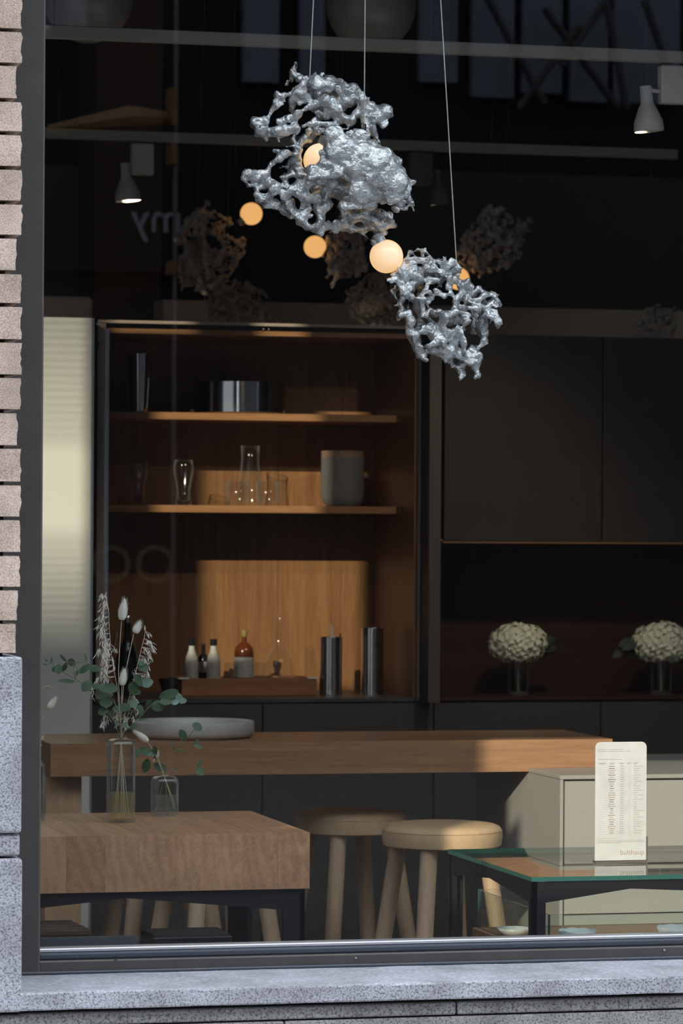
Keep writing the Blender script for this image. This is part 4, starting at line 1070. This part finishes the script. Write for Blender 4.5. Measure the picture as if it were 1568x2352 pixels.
bottle(560, YT + .07, 44, 1447, None, 'round amber whisky bottle with gold stopper and cream label', [('body', 'whisky', [(0, 0), (.95, 0), (1, .02), (1, .55), (.92, .64), (.6, .72), (.28, .76), (.25, .88), (0, .88)]), ('label', 'label', [(1.005, .06), (1.02, .06), (1.02, .46), (1.005, .46)]), ('stopper', 'gold', [(0, .86), (.30, .86), (.36, .90), (.40, .98), (.3, 1), (0, 1)])])
bottle(640, YT + .08, 66, 1416, None, 'clear round decanter with long neck on the tray', [('body', 'clear', [(0, 0), (.85, 0), (.95, .03), (1, .10), (.95, .25), (.7, .40), (.30, .52), (.24, .70), (.26, .96), (.32, 1)])], 'decanter', 'decanter')
for (px_, y_, lab) in ((596, YT + .05, 'tiny clear shot glass beside the whisky bottle\'s right'), (527, YT + .05, 'tiny clear shot glass beside the whisky bottle\'s left')):
    bottle(px_, y_, 24, 1522, None, lab, [('glass_body', 'clear', [(0, 0), (.8, 0), (1, 1), (.92, 1), (.7, .15), (0, .15)])], 'shot_glass', 'glass', 'shot glasses on the drinks tray')
# steel cylinders
for (px_, py0, w, lab, straw) in ((759, 1463, 52, 'steel cylinder with a straw right of the drinks tray', 1), (854, 1442, 52, 'taller plain steel cylinder at the cabinet\'s right', 0)):
    y_ = YC + .22; x, s = g(px_, 1590, y_).x, scl(px_, y_); zt_ = g(px_, py0, y_).z; r = w / 2 / s
    t = thing('steel_cylinder', lab, 'canister', (x, y_, ZC), 'steel cylinders beside the tray')
    bm = B(); lathe(bm, [(0, ZC + .0005), (r, ZC + .0005), (r, zt_), (r - .002, zt_), (r - .003, zt_ - .01), (0, zt_ - .01)], x, y_, 40); obj('cylinder_body', bm, 'brushed', t, 'auto')
    if straw:
        bm = B(); tube(bm, [(x + .004, y_, zt_ - .02), (x + .002, y_, zt_ + 28 / s)], .0035, 8); obj('straw', bm, 'white', t)
        bm = B(); tube(bm, [(x + r - .008, y_, zt_ - .02), (x + r - .006, y_, zt_ + 8 / s)], .0025, 8); obj('straw', bm, 'bottleblack', t)
# siphon behind the flowers
y_ = YC + .22; x, s = g(292, 1590, y_).x, scl(292, y_); zt_ = g(292, 1412, y_).z; Hh = zt_ - ZC
t = thing('siphon_bottle', 'dark siphon bottle with steel lever arms behind the dried flowers', 'bottle', (x, y_, ZC))
bm = B(); lathe(bm, [(0, ZC + .0005), (26 / s, ZC + .0005), (27 / s, ZC + .45 * Hh), (16 / s, ZC + .62 * Hh), (9 / s, ZC + .72 * Hh), (8 / s, ZC + .9 * Hh), (0, ZC + .9 * Hh)], x, y_, 28); obj('body', bm, 'bottleblack', t, 'auto')
bm = B(); lathe(bm, [(0, ZC + .90 * Hh), (9 / s, ZC + .90 * Hh), (9 / s, ZC + .97 * Hh), (6 / s, zt_), (0, zt_)], x, y_, 20); obj('cap', bm, 'brushed', t, 'auto')
for dx, top in ((-24, 1452), (15, 1452)):
    a = g(292 + dx, top, y_ - .05); b = g(292 + (dx * 1.6 if dx < 0 else 26), 1530, y_ - .05)
    bm = B(); tube(bm, [a, b], .004, 8); obj('lever', bm, 'brushed', t)
y_ = YC + .20; x, s = g(388, 1590, y_).x, scl(388, y_)
t = thing('small_bowl', 'small dark bowl left of the drinks tray', 'bowl', (x, y_, ZC))
bm = B(); lathe(bm, [(0, ZC + .0005), (12 / s, ZC + .0005), (26 / s, ZC + 40 / s), (25 / s, ZC + 40 / s), (10 / s, ZC + 5 / s), (0, ZC + 4 / s)], x, y_, 28); obj('bowl_body', bm, 'bottleblack', t, 'auto')

# hydrangeas in the niche
def hydrangea(px_, pyc, w, h, lab, seed, y_=YC + .16):
    rnd = random.Random(seed)
    x, s = g(px_, 1590, y_).x, scl(px_, y_)
    c = g(px_, pyc, y_)
    tv = thing('glass_vase', 'clear cylinder vase under the ' + lab, 'vase', (x, y_, ZC), 'clear vases in the niche')
    zv = g(px_, 1505, y_).z; r = 24 / s
    bm = B(); lathe(bm, [(0, ZC + .0005), (r, ZC + .0005), (r, zv), (r - .003, zv), (r - .003, ZC + .008), (0, ZC + .008)], x, y_, 28); obj('vase_body', bm, 'clear', tv, 'auto')
    t = thing('hydrangea', lab, 'flower', (x, y_, ZC + .01), 'white hydrangeas in the niche')
    bm = B(); tube(bm, [(x, y_, ZC + .01), (x, y_, c.z)], .004, 8); obj('stem', bm, 'stem', t)
    bm = B(); sphere(bm, c, 1, 20, 14, (w * .42 / s, w * .42 / s, h * .42 / s)); obj('flower_core', bm, 'petal', t, True)
    bm = B()
    for k in range(230):
        zz = 1 - 2 * (k + .5) / 230; ph = k * 2.39996; q = math.sqrt(1 - zz * zz)
        n = Vector((q * math.cos(ph), q * math.sin(ph), zz))
        if zz < -.85: continue
        rj = rnd.uniform(.84, 1.04)
        p_ = c + Vector((n.x * w / 2 / s * rj, n.y * w / 2 / s * rj, n.z * h / 2 / s * rj))
        a = n.orthogonal().normalized(); b = n.cross(a); ps = 11 / s * rnd.uniform(.8, 1.2); rot = rnd.uniform(0, 1.5)
        cen = bm.verts.new(p_ - n * .002)
        for m in range(4):
            an = rot + m * math.pi / 2
            d1 = a * math.cos(an) + b * math.sin(an); d2 = a * math.cos(an + .75) + b * math.sin(an + .75); d0 = a * math.cos(an - .75) + b * math.sin(an - .75)
            v0 = bm.verts.new(p_ + d0 * ps * .62 + n * .002); v1 = bm.verts.new(p_ + d1 * ps + n * rnd.uniform(-.002, .007)); v2 = bm.verts.new(p_ + d2 * ps * .62 + n * .002)
            bm.faces.new((cen, v0, v1, v2))
    o = obj('petals', bm, 'petal', t); o['kind'] = 'stuff'
    for k in range(5):
        sgn = 1 if seed == 1 else -1
        p_ = c + Vector((sgn * (w / 2 + rnd.uniform(-2, 36)) / s, rnd.uniform(-.02, .03), rnd.uniform(-30, 8) / s))
        bm = B(); leaf_mesh(bm, p_, Vector((sgn, 0, rnd.uniform(-.8, .4))), Vector((0, -1, .5)), 22 / s, 10 / s); obj('leaf', bm, 'foliage', t, True)
def leaf_mesh(bm, c, ax, nrm, hl, hw, cup=.12):
    ax = Vector(ax).normalized(); nrm = (Vector(nrm) - ax * Vector(nrm).dot(ax)).normalized(); sd_ = ax.cross(nrm)
    n = 8; up = []; lo = []; mid = []
    for i in range(n + 1):
        t_ = i / n; w_ = math.sin(math.pi * t_) ** .62 if 0 < t_ < 1 else .0
        q = Vector(c) + ax * hl * (2 * t_ - 1) - nrm * cup * hl * (2 * t_ - 1) ** 2
        mid.append(bm.verts.new(q))
        if 0 < i < n:
            up.append(bm.verts.new(q + sd_ * hw * w_ + nrm * cup * hw)); lo.append(bm.verts.new(q - sd_ * hw * w_ + nrm * cup * hw))
        else: up.append(None); lo.append(None)
    for i in range(n):
        for side, fl in ((up, 0), (lo, 1)):
            vs = [v for v in (mid[i], mid[i + 1], side[i + 1], side[i]) if v is not None]
            bm.faces.new(vs if not fl else vs[::-1])
    return bm
hydrangea(1190, 1478, 132, 96, 'white hydrangea head, left one in the dark niche', 1)
hydrangea(1518, 1478, 134, 98, 'white hydrangea head, right one in the dark niche', 2)

# bowl on the bar
YBW = YB + .27
c = g(444, 1690, YBW); s = scl(444, YBW); rw = 140 / s; hb = 38 / s
t = thing('shallow_bowl', 'wide shallow grey ceramic bowl on the bar', 'bowl', (c.x, YBW, zbt))
z = zbt + .0005
bm = B(); lathe(bm, [(0, z), (rw * .90, z), (rw * .96, z + hb * .12), (rw, z + hb * .35), (rw, z + hb * .93), (rw * .99, z + hb), (rw * .965, z + hb), (rw * .95, z + hb * .9), (rw * .93, z + hb * .3), (rw * .85, z + hb * .18), (0, z + hb * .15)], c.x, YBW, 72)
obj('bowl_body', bm, 'ceramic', t, True)

# ================================================================== CARD ON ITS STAND
YCD = .62
x0, x1 = g(1367, 1900, YCD).x, g(1483, 1900, YCD).x; zc0 = zgt + .0075; 
yc_ = None
# find the depth at which the card's foot meets the glass
pz = at_z(1425, 1976, zc0); YCD = pz.y
x0, x1 = g(1366, 1900, YCD).x, g(1483.5, 1900, YCD).x; zc1 = g(1425, 1704, YCD).z
cb = thing('price_card', 'cream printed card standing upright on the glass table', 'card', (x0, YCD, zgt))
bm = B(); rr0 = .014; pts = [(x0, zc0), (x1, zc0)]
for (cx, cz, a0) in ((x1 - rr0, zc1 - rr0, 0), (x0 + rr0, zc1 - rr0, 90)):
    for k in range(7):
        a = math.radians(a0 + 15 * k); pts.append((cx + rr0 * math.cos(a), cz + rr0 * math.sin(a)))
f0 = [bm.verts.new((a, YCD, b)) for a, b in pts]; f1 = [bm.verts.new((a, YCD + .003, b)) for a, b in pts]
bm.faces.new(f0); bm.faces.new(f1[::-1])
for i in range(len(pts)):
    j = (i + 1) % len(pts); bm.faces.new((f0[j], f0[i], f1[i], f1[j]))
bmesh.ops.recalc_face_normals(bm, faces=bm.faces)
obj('card_sheet', bm, 'card', cb)
obj('stand', bx(x0 + .004, x1 + .006, YCD + .0035, YCD + .03, zgt + .0005, zgt + .006), 'clip', cb)
obj('stand_back', bx(x0 + .03, x1 + .0065, YCD + .0035, YCD + .009, zgt + .006, g(1425, 1922, YCD).z, bev=.001), 'clip', cb)
def cxy(ux, uz):   # card coordinates: 0..1 across, 0..1 down
    return x0 + (x1 - x0) * ux, zc1 + (zc0 - zc1) * uz
yf = YCD - .0003
def ink(bm, ux0, ux1, uz, th=.0011):
    a, zz = cxy(ux0, uz); b, _ = cxy(ux1, uz)
    vs = [bm.verts.new(q) for q in ((a, yf, zz - th / 2), (b, yf, zz - th / 2), (b, yf, zz + th / 2), (a, yf, zz + th / 2))]
    bm.faces.new(vs)
rn = random.Random(4)
bm = B(); bmr = B(); bmd = B()
for uz, a, b in ((.065, .05, .55), (.079, .05, .68), (.147, .05, .53)):
    u = a
    while u < b:
        w_ = rn.uniform(.02, .07); ink(bm, u, min(b, u + w_), uz, .0013); u += w_ + .012
for u0, u1 in ((.06, .2), (.28, .38), (.47, .56), (.62, .7), (.75, .83)): ink(bm, u0, u1, .178, .0016); ink(bm, u0, u1 - .02, .187, .0012)
for i in range(31):
    uz = .205 + i * .0188
    ink(bm, .05, .97, uz + .009, .00025)
    w_ = rn.uniform(.03, .075)
    (ink(bmd, .32 - w_, .32 + w_, uz, .0015) if rn.random() < .35 else ink(bmr, .32 - w_, .32 + w_, uz, .0018))
    ink(bm, .48, .56, uz, .0012); ink(bm, .66, .68, uz, .0010)
    ink(bmr if rn.random() < .3 else bm, .75, .75 + rn.uniform(.05, .2), uz, .0011)
for uz, b in ((.815, .45), (.832, .95), (.843, .97), (.852, .5)):
    u = .04
    while u < b:
        w_ = rn.uniform(.02, .07); ink(bmr, u, min(b, u + w_), uz, .001); u += w_ + .01
obj('printed_lines', bm, 'ink', cb); obj('printed_lines', bmr, 'inkred', cb); obj('printed_lines', bmd, 'inkdark', cb)
def text_mesh(txt, size, mat, parent, loc, rotz=0, mirror=False, name='lettering', align='LEFT'):
    cu = bpy.data.curves.new('text', 'FONT'); cu.body = txt; cu.size = size; cu.align_x = align; cu.fill_mode = 'FRONT'; cu.extrude = .0001
    to = bpy.data.objects.new('text', cu); COL.objects.link(to)
    bpy.context.view_layer.update()
    me = bpy.data.meshes.new_from_object(to.evaluated_get(bpy.context.evaluated_depsgraph_get()))
    bpy.data.objects.remove(to); bpy.data.curves.remove(cu)
    bm = B(); bm.from_mesh(me); bpy.data.meshes.remove(me)
    R_ = Matrix.Rotation(math.radians(90), 4, 'X')
    bm.transform(Matrix.Translation(loc) @ Matrix.Rotation(rotz, 4, 'Z') @ R_)
    return obj(name, bm, mat, parent)
lx, lz = cxy(.965, .953)
text_mesh('bulthaup', .0190, 'inkred', cb, (lx, yf, lz), align='RIGHT')

# ================================================================== VASES AND DRIED FLOWERS
def sq_vase(px_, pyb, pyt, w, lab, wpy, watermat):
    b = at_z(px_, pyb, zkt); y_ = b.y; s = scl(px_, y_); x = b.x; r = w / 2 / s / 1.0
    z0 = zkt + .0004; z1 = g(px_, pyt, y_).z; Hh = z1 - z0; zw = g(px_, wpy, y_).z
    t = thing('bottle_vase', lab, 'vase', (x, y_, zkt), 'square glass bottle vases on the block')
    nk = r * .40
    prof = [(0, z0), (r * .92, z0), (r, z0 + .003), (r, z1 - .022), (r * .97, z1 - .014), (r * .80, z1 - .008), (nk * 1.15, z1 - .006), (nk, z1 - .003), (nk * 1.05, z1), (nk * .85, z1),
            (nk * .82, z1 - .006), (r * .74, z1 - .011), (r * .90, z1 - .018), (r * .93, z1 - .026), (r * .93, z0 + .010), (r * .85, z0 + .007), (0, z0 + .007)]
    bm = B(); lathe(bm, prof, x, y_, 56, sq=7); obj('bottle', bm, 'vaseglass', t, 'auto')
    bm = B(); lathe(bm, [(0, z0 + .0072), (r * .84, z0 + .0072), (r * .925, z0 + .0102), (r * .925, zw), (0, zw)], x, y_, 56, sq=7); obj('water', bm, watermat, t, 'auto')
    return x, y_, z1, s
V1 = sq_vase(277, 1889, 1691, 60, 'tall square glass bottle vase with yellowish water', 1820, 'water_y')
V2 = sq_vase(378, 1874, 1777, 58, 'short square glass bottle vase with clear water', 1827, 'water')
V3 = sq_vase(72, 1881, 1740, 57, 'glass bottle vase half hidden behind the window jamb', 1815, 'water')

C5 = lambda cx, cy: (80 + cx / 4.3556, 1340 + cy / 4.3556)
C7 = lambda cx, cy: (60 + cx / 2.7034, 1340 + cy / 2.7034)
def smooth_pts(pts, n=5):
    pts = [Vector(p) for p in pts]
    if len(pts) < 3: return pts
    out = []
    for i in range(len(pts) - 1):
        p0 = pts[max(i - 1, 0)]; p1 = pts[i]; p2 = pts[i + 1]; p3 = pts[min(i + 2, len(pts) - 1)]
        for k in range(n):
            t_ = k / n
            out.append(.5 * ((2 * p1) + (-p0 + p2) * t_ + (2 * p0 - 5 * p1 + 4 * p2 - p3) * t_ ** 2 + (-p0 + 3 * p1 - 3 * p2 + p3) * t_ ** 3))
    out.append(pts[-1]); return out
def path(pts, C, y, dy=()):
    return [at_y(*C(*p), y + (dy[i] if i < len(dy) else 0)) for i, p in enumerate(pts)]
def spikelet(bm, p, d, L, r):
    d = Vector(d).normalized(); a = d.orthogonal().normalized(); b = d.cross(a)
    rings = []
    for t_, w_ in ((0, .25), (.3, 1), (.65, .7)):
        rings.append([bm.verts.new(Vector(p) + d * L * t_ + (a * math.cos(k * 2.094) + b * math.sin(k * 2.094)) * r * w_) for k in range(3)])
    tip = bm.verts.new(Vector(p) + d * L)
    for q, w_ in zip(rings, rings[1:]):
        for k in range(3): bm.faces.new((q[k], q[(k + 1) % 3], w_[(k + 1) % 3], w_[k]))
    for k in range(3): bm.faces.new((rings[-1][k], rings[-1][(k + 1) % 3], tip))
PXM = 1 / 905.0
def bunny(lab, C, sc_, stem, base, tip, hw, y, seed, dys=()):
    rnd = random.Random(seed)
    S_ = path(stem, C, y, dys)
    t = thing('bunny_tail_grass', lab, 'dried flower', S_[-1], 'dried bunny tails')
    bm = B(); tube(bm, smooth_pts(S_), .0011, 6); obj('stem', bm, 'straw', t, True)
    b = at_y(*C(*base), y); tp = at_y(*C(*tip), y)
    d = tp - b; L = d.length; d.normalize(); r = hw / sc_ * PXM
    a = d.orthogonal().normalized(); bb = d.cross(a)
    bm = B(); n = 14; rings = []
    for i in range(10):
        t_ = i / 9; w_ = (math.sin(math.pi * min(1, .14 + .86 * t_ ** .8)) ** .75) if t_ < 1 else .03
        rings.append([bm.verts.new(b + d * L * t_ * .85 + (a * math.cos(2 * math.pi * k / n) + bb * math.sin(2 * math.pi * k / n)) * r * max(w_, .05)) for k in range(n)])
    for q, w_ in zip(rings, rings[1:]):
        for k in range(n): bm.faces.new((q[k], q[(k + 1) % n], w_[(k + 1) % n], w_[k]))
    bm.faces.new(rings[0][::-1]); bm.faces.new(rings[-1])
    for k in range(420):
        t_ = rnd.uniform(0, .9); an = rnd.uniform(0, 6.28); w_ = math.sin(math.pi * min(1, .14 + .86 * t_ ** .8)) ** .75
        o = a * math.cos(an) + bb * math.sin(an)
        p_ = b + d * L * t_ * .85 + o * r * w_ * .9
        dr_ = (d * rnd.uniform(.9, 1.6) + o * rnd.uniform(.25, .7)).normalized(); l_ = r * rnd.uniform(.6, 1.5)
        sd_ = dr_.cross(o).normalized() * .00028
        v = [bm.verts.new(q) for q in (p_ - sd_, p_ + sd_, p_ + dr_ * l_)]; bm.faces.new(v)
    obj('seed_head', bm, 'tail', t)
def oat(lab, C, sc_, stem, runs, y, seed):
    rnd = random.Random(seed)
    S_ = smooth_pts(path(stem, C, y))
    t = thing('dried_oat_stem', lab, 'dried flower', S_[-1], 'dried oat stems')
    bm = B(); tube(bm, S_, .0010, 6); obj('stem', bm, 'straw', t, True)
    for (pts, wd_, n, dirx, L) in runs:
        P_ = smooth_pts(path(pts, C, y), 6); bm = B()
        for k in range(n):
            f = rnd.uniform(0, len(P_) - 1.001); i = int(f); p_ = P_[i].lerp(P_[i + 1], f - i)
            off = Vector((rnd.gauss(0, .5), rnd.gauss(0, .6), rnd.gauss(0, .3))) * wd_ / sc_ * PXM
            spikelet(bm, p_ + off, (dirx + rnd.gauss(0, .38), rnd.gauss(0, .4), -1 + rnd.gauss(0, .25)), L / sc_ * PXM * rnd.uniform(.6, 1.25), .0011)
            if k % 3 == 0:
                q = min(S_, key=lambda v: (v - p_ - off).length + abs(v.z - p_.z - .01))
                if (q - p_ - off).length < .04: tube(bm, [q, p_ + off], .00035, 3, False)
        obj('spikelets', bm, 'oat', t)['kind'] = 'stuff'
def sprig(lab, C, sc_, stems, leaves, y, seed, base=None):
    rnd = random.Random(seed)
    S0 = path(stems[0], C, y)
    t = thing('eucalyptus_sprig', lab, 'foliage', S0[0], 'eucalyptus sprigs')
    for i, st in enumerate(stems):
        P_ = smooth_pts(path(st, C, y)); n = len(P_)
        bm = B(); tube(bm, P_, [(.0013 if i == 0 else .0009) * (1 - .5 * k / n) for k in range(n)], 6); obj('stem', bm, 'stem', t, True)
    for (cx, cy, hl, hw, an, *m) in leaves:
        dy_ = rnd.uniform(-.012, .012)
        c = at_y(*C(cx, cy), y + dy_)
        a = math.radians(an)
        ax = RGT * math.cos(a) + UP * math.sin(a) + FWD * rnd.uniform(-.25, .25)
        nr = -FWD + UP * rnd.uniform(-.1, .7) + RGT * rnd.uniform(-.4, .4)
        mt = m[0] if m else rnd.choice(['leaf', 'leaf', 'leaf_dark'])
        bm = B(); leaf_mesh(bm, c, ax, nr, hl / sc_ * PXM * 1.15, hw / sc_ * PXM * 1.25); obj('leaf', bm, mt, t, True)
y1 = V1[1]; y2 = V2[1]; y3 = V3[1]
# stem feet inside the tall bottle (picture rows in the enlargement's own units)
F5 = lambda cx7, cy7: ((60 + cx7 / 2.7034 - 80) * 4.3556, (cy7 / 2.7034) * 4.3556)
nk1 = F5(590, 985)
def feet(cx7, cy7): return F5(cx7, cy7)
bunny('tall bunny tail, highest in the bottle vase', C5, 4.3556, [(868, 360), (845, 700), (838, 1000), nk1, feet(600, 1240), feet(606, 1478)], (868, 365), (905, 112), 46, y1, 1)
bunny('bunny tail leaning right, beside the steel lever arm', C5, 4.3556, [(990, 500), (925, 800), (890, 1000), (860, 1400), nk1, feet(560, 1470)], (1000, 495), (1062, 365), 40, y1, 2, (0, 0, 0, 0, 0, .008))
bunny('low bunny tail in the middle of the bottle vase', C5, 4.3556, [(872, 1020), (862, 1250), (858, 1450), nk1, feet(590, 1470)], (872, 1020), (903, 822), 40, y1, 3)
oat('dried oat stem with long drooping plume at left', C5, 4.3556, [(735, 250), (748, 500), (770, 760), (825, 1060), (855, 1450), nk1, feet(640, 1470)],
    [([(700, 85), (685, 250), (672, 420), (668, 520)], 36, 110, -.35, 66), ([(700, 560), (705, 690), (700, 800), (690, 960)], 46, 190, -.05, 66), ([(640, 640), (612, 720)], 12, 10, -.1, 60), ([(640, 930), (590, 1010), (575, 1150)], 18, 34, -.1, 55), ([(795, 640), (785, 720), (790, 860)], 14, 18, .05, 60)], y1, 11)
oat('dried oat stem with curling plume at right', C5, 4.3556, [(1097, 420), (1105, 480), (1060, 680), (1005, 900), (880, 1400), nk1, feet(545, 1475)],
    [([(1095, 425), (1100, 440)], 10, 3, .2, 40), ([(1130, 505), (1155, 510)], 18, 10, .5, 50), ([(1120, 570), (1165, 590), (1185, 660)], 24, 40, .5, 55), ([(1090, 650), (1140, 690), (1145, 740)], 26, 36, .5, 55), ([(1050, 780), (1100, 750), (1140, 830)], 22, 26, .4, 52), ([(1130, 840), (1130, 930)], 10, 14, 0, 60), ([(1000, 860), (1000, 960), (1060, 920), (1100, 930)], 26, 34, .3, 50)], y1, 12)
oat('dried oat stem with low hanging seed heads near the bottle neck', C5, 4.3556, [(990, 1110), (950, 1250), (890, 1480), nk1, feet(620, 1450)],
    [([(995, 1130), (1005, 1200), (985, 1370)], 22, 44, -.05, 55), ([(715, 1240), (695, 1330), (680, 1440)], 20, 36, -.1, 60), ([(740, 1290), (735, 1370)], 12, 8, 0, 55), ([(830, 1260), (815, 1340), (800, 1440)], 22, 26, -.1, 60), ([(895, 1300), (912, 1440)], 22, 24, .1, 60)], y1, 13)
sprig('eucalyptus sprig reaching far left from the bottle vase', C5, 4.3556, [[nk1, (800, 1400), (700, 1250), (600, 1110), (530, 1040), (410, 960), (270, 880), (160, 800), (105, 770)], [(405, 950), (440, 880), (470, 815)], [(400, 945), (392, 870)], [(160, 800), (90, 815)]],
      [(237, 856, 48, 30, 85), (195, 860, 26, 24, 60), (298, 836, 46, 20, 62, 'leaf_dark'), (285, 750, 46, 13, -48), (168, 768, 34, 8, 85), (320, 978, 82, 17, -3), (515, 1027, 58, 40, 50, 'leaf'), (110, 770, 16, 9, -45), (100, 813, 20, 8, -10), (425, 890, 30, 14, 70)], y1 - .01, 21)
sprig('eucalyptus twig with round leaves over the pale panel', C5, 4.3556, [[(830, 1080), (760, 980), (660, 870), (520, 800), (400, 786), (300, 795)]],
      [(365, 788, 38, 32, 0, 'leaf'), (510, 745, 46, 11, -80), (500, 855, 60, 27, 42, 'leaf_dark'), (602, 853, 52, 34, 0, 'leaf_dark'), (395, 810, 25, 10, 80)], y1 - .012, 22)
sprig('dense eucalyptus sprig around the neck of the bottle vase', C5, 4.3556, [[nk1, (850, 1380), (800, 1200), (720, 1100)], [(850, 1380), (820, 1250), (760, 1050)], [(860, 1400), (930, 1200), (1000, 1050), (1080, 830)]],
      [(700, 1112, 78, 50, 12, 'leaf'), (672, 1040, 36, 32, 0, 'leaf'), (612, 1030, 28, 34, 80, 'leaf'), (765, 1048, 56, 40, -25, 'leaf_dark'), (712, 1190, 62, 42, 0, 'leaf_dark'), (680, 1280, 48, 34, 20, 'leaf_dark'), (760, 1312, 40, 30, 80, 'leaf'), (810, 1255, 30, 28, 0, 'leaf'), (822, 1400, 22, 24, 0), (900, 1420, 28, 26, 0, 'leaf'),
       (985, 1035, 50, 44, 15, 'leaf_dark'), (1000, 1080, 58, 30, -12, 'leaf_dark'), (1032, 970, 66, 28, -60, 'leaf_dark'), (1120, 993, 58, 40, 12, 'leaf_pale'), (1085, 842, 50, 34, 10, 'leaf_dark'), (1065, 800, 28, 24, 60), (1150, 785, 34, 8, 0), (980, 1203, 50, 36, 18, 'leaf'), (900, 1240, 40, 44, 60, 'leaf_dark')], y1 - .02, 23)
sprig('eucalyptus sprig reaching right over the grey bowl', C5, 4.3556, [[nk1, (890, 1490), (940, 1450), (1050, 1340), (1140, 1240), (1220, 1190), (1310, 1165), (1400, 1150)]],
      [(1235, 1222, 68, 46, 12, 'leaf'), (1340, 1108, 92, 40, 18, 'leaf_dark'), (1310, 1182, 58, 32, 0, 'leaf_dark'), (1395, 1175, 44, 44, 0, 'leaf_pale'), (1445, 1150, 60, 30, -65, 'leaf_pale'), (1482, 1172, 34, 24, -10, 'leaf_pale'), (1142, 1212, 48, 28, 80, 'leaf_dark'), (1046, 1270, 52, 34, 80, 'leaf'), (990, 1430, 32, 24, 10, 'leaf_dark'), (1080, 1365, 52, 10, 0)], y1 - .01, 24)
nk2 = (858, 1200)
bunny('drooping bunny tail between the two bottle vases', C7, 2.7034, [(755, 985), (790, 1045), (835, 1140), nk2, (925, 1380)], (755, 980), (655, 905), 22, y2, 4)
sprig('small eucalyptus sprig rising right from the short vase', C7, 2.7034, [[(800, 1440), nk2, (885, 1150), (940, 1040), (1000, 960), (1058, 890)], [(935, 1045), (965, 960)], [(940, 1042), (1000, 1015), (1065, 985)], [(890, 1148), (1000, 1143), (1085, 1140)], [(938, 1040), (915, 995)]],
      [(1062, 890, 32, 22, -35, 'leaf'), (972, 940, 34, 20, -60, 'leaf_dark'), (965, 930, 20, 16, 60, 'leaf_dark'), (1068, 1012, 26, 12, -20, 'leaf'), (1058, 982, 18, 8, 50), (1080, 1168, 28, 22, -40, 'leaf_dark'), (1076, 1115, 26, 12, 60, 'leaf'), (912, 1010, 26, 5, -65), (968, 1042, 26, 4, 0), (922, 1160, 22, 4, -35)], y2, 25)
sprig('small eucalyptus sprig drooping left from the short vase', C7, 2.7034, [[(880, 1440), nk2, (830, 1130), (800, 1060), (750, 1045)], [(820, 1110), (760, 1110)]],
      [(745, 1042, 42, 22, -15, 'leaf'), (800, 1035, 26, 14, -80, 'leaf_dark'), (815, 1080, 22, 16, 0, 'leaf'), (745, 1132, 42, 22, 75, 'leaf_dark'), (832, 1142, 42, 22, -32, 'leaf_dark'), (690, 1052, 28, 18, 80, 'leaf'), (775, 1062, 24, 10, 0, 'leaf_pale')], y2, 26)
oat('tiny dried oat tuft in the short vase', C7, 2.7034, [(810, 1050), (830, 1120), nk2, (920, 1400)], [([(815, 1030), (810, 1060), (800, 1090)], 14, 16, -.1, 34)], y2, 14)
bunny('bunny tail leaning in front of the pale panel at far left', C5, 4.3556, [(140, 1255), (60, 1420), (15, 1600), (-10, 1720), (-20, 2200)], (140, 1250), (232, 1122), 36, y3, 5)
oat('dried wisp at far left beside the window jamb', C5, 4.3556, [(190, 1050), (120, 1030), (50, 1100), (20, 1400), (-8, 1720), (-15, 2150)], [([(90, 1500), (50, 1540), (35, 1600)], 14, 18, -.3, 60)], y3, 15)

# ================================================================== STREET REFLECTED IN THE GLASS
def vm(px_, py_, dist):      # the place in the street whose mirror image shows at this pixel
    p_ = at_y(px_, py_, dist); return Vector((p_.x, -p_.y, p_.z))
t0 = vm(403, 300, 9.0)
tp = thing('traffic_signal', 'grey street pole with orange signal housings, mirrored in the glass', 'traffic signal', (t0.x, t0.y, -.15))
sS = scl(403, 9.0)
bm = B(); tube(bm, [(t0.x, t0.y, -.15), (t0.x, t0.y, 6)], 5 / sS, 12); obj('pole', bm, 'pole', tp)
for a, b in ((203, 262), (262, 292), (330, 380), (600, 632)):
    za, zb_ = vm(395, a, 9.0).z, vm(395, b, 9.0).z
    obj('signal_housing', bx(t0.x - 15 / sS, t0.x - 2 / sS, t0.y - .08, t0.y + .08, zb_, za), 'signal', tp)
a = vm(300, 270, 9.0); b = vm(110, 297, 9.0)
bm = B(); tube(bm, [(t0.x, t0.y, a.z), a, b], [.03, .06, .02], 8); obj('arm', bm, 'signal', tp)
c = vm(352, 520, 15.9)
w_ = struct('wall_sign', bx(c.x - .9, c.x + .5, -15.98, -15.9, c.z - .32, c.z + .4), 'facade')
text_mesh('my', .30, 'sign', w_, (c.x + .20, -15.88, c.z - .04), math.pi)
for (pa, pb, ya, yb) in ((690, 745, 0, 215), (560, 640, 0, 190), (965, 1050, 0, 190), (1085, 1180, 0, 225), (1200, 1290, 0, 215), (1310, 1395, 0, 235), (1410, 1560, 0, 240), (92, 200, 0, 60)):
    a = vm(pa, ya, 15.9); b = vm(pb, yb, 15.9)
    o = obj('facade_strip', bx(min(a.x, b.x), max(a.x, b.x), -15.99, -15.9, b.z, a.z + .5), 'facade_pale', bpy.data.objects['wall_street_right'])
for (pa, ya, pb, yb) in ((1100, -40, 1250, 240), (1420, -40, 1290, 150), (1250, 20, 1420, 250), (1480, 0, 1560, 240), (1390, 0, 1440, 250), (1190, 250, 1330, 60)):
    a = vm(pa, ya, 15.6); b = vm(pb, yb, 15.6)
    bm = B(); tube(bm, [a, b], .03, 6); obj('lattice_brace', bm, 'black', bpy.data.objects['wall_street_right'])
c = vm(328, 1296, 15.9)
text_mesh('OO', .38, 'facade_strip_mat', bpy.data.objects['wall_street_right'], (c.x + .26, -15.985, c.z - .13), math.pi)
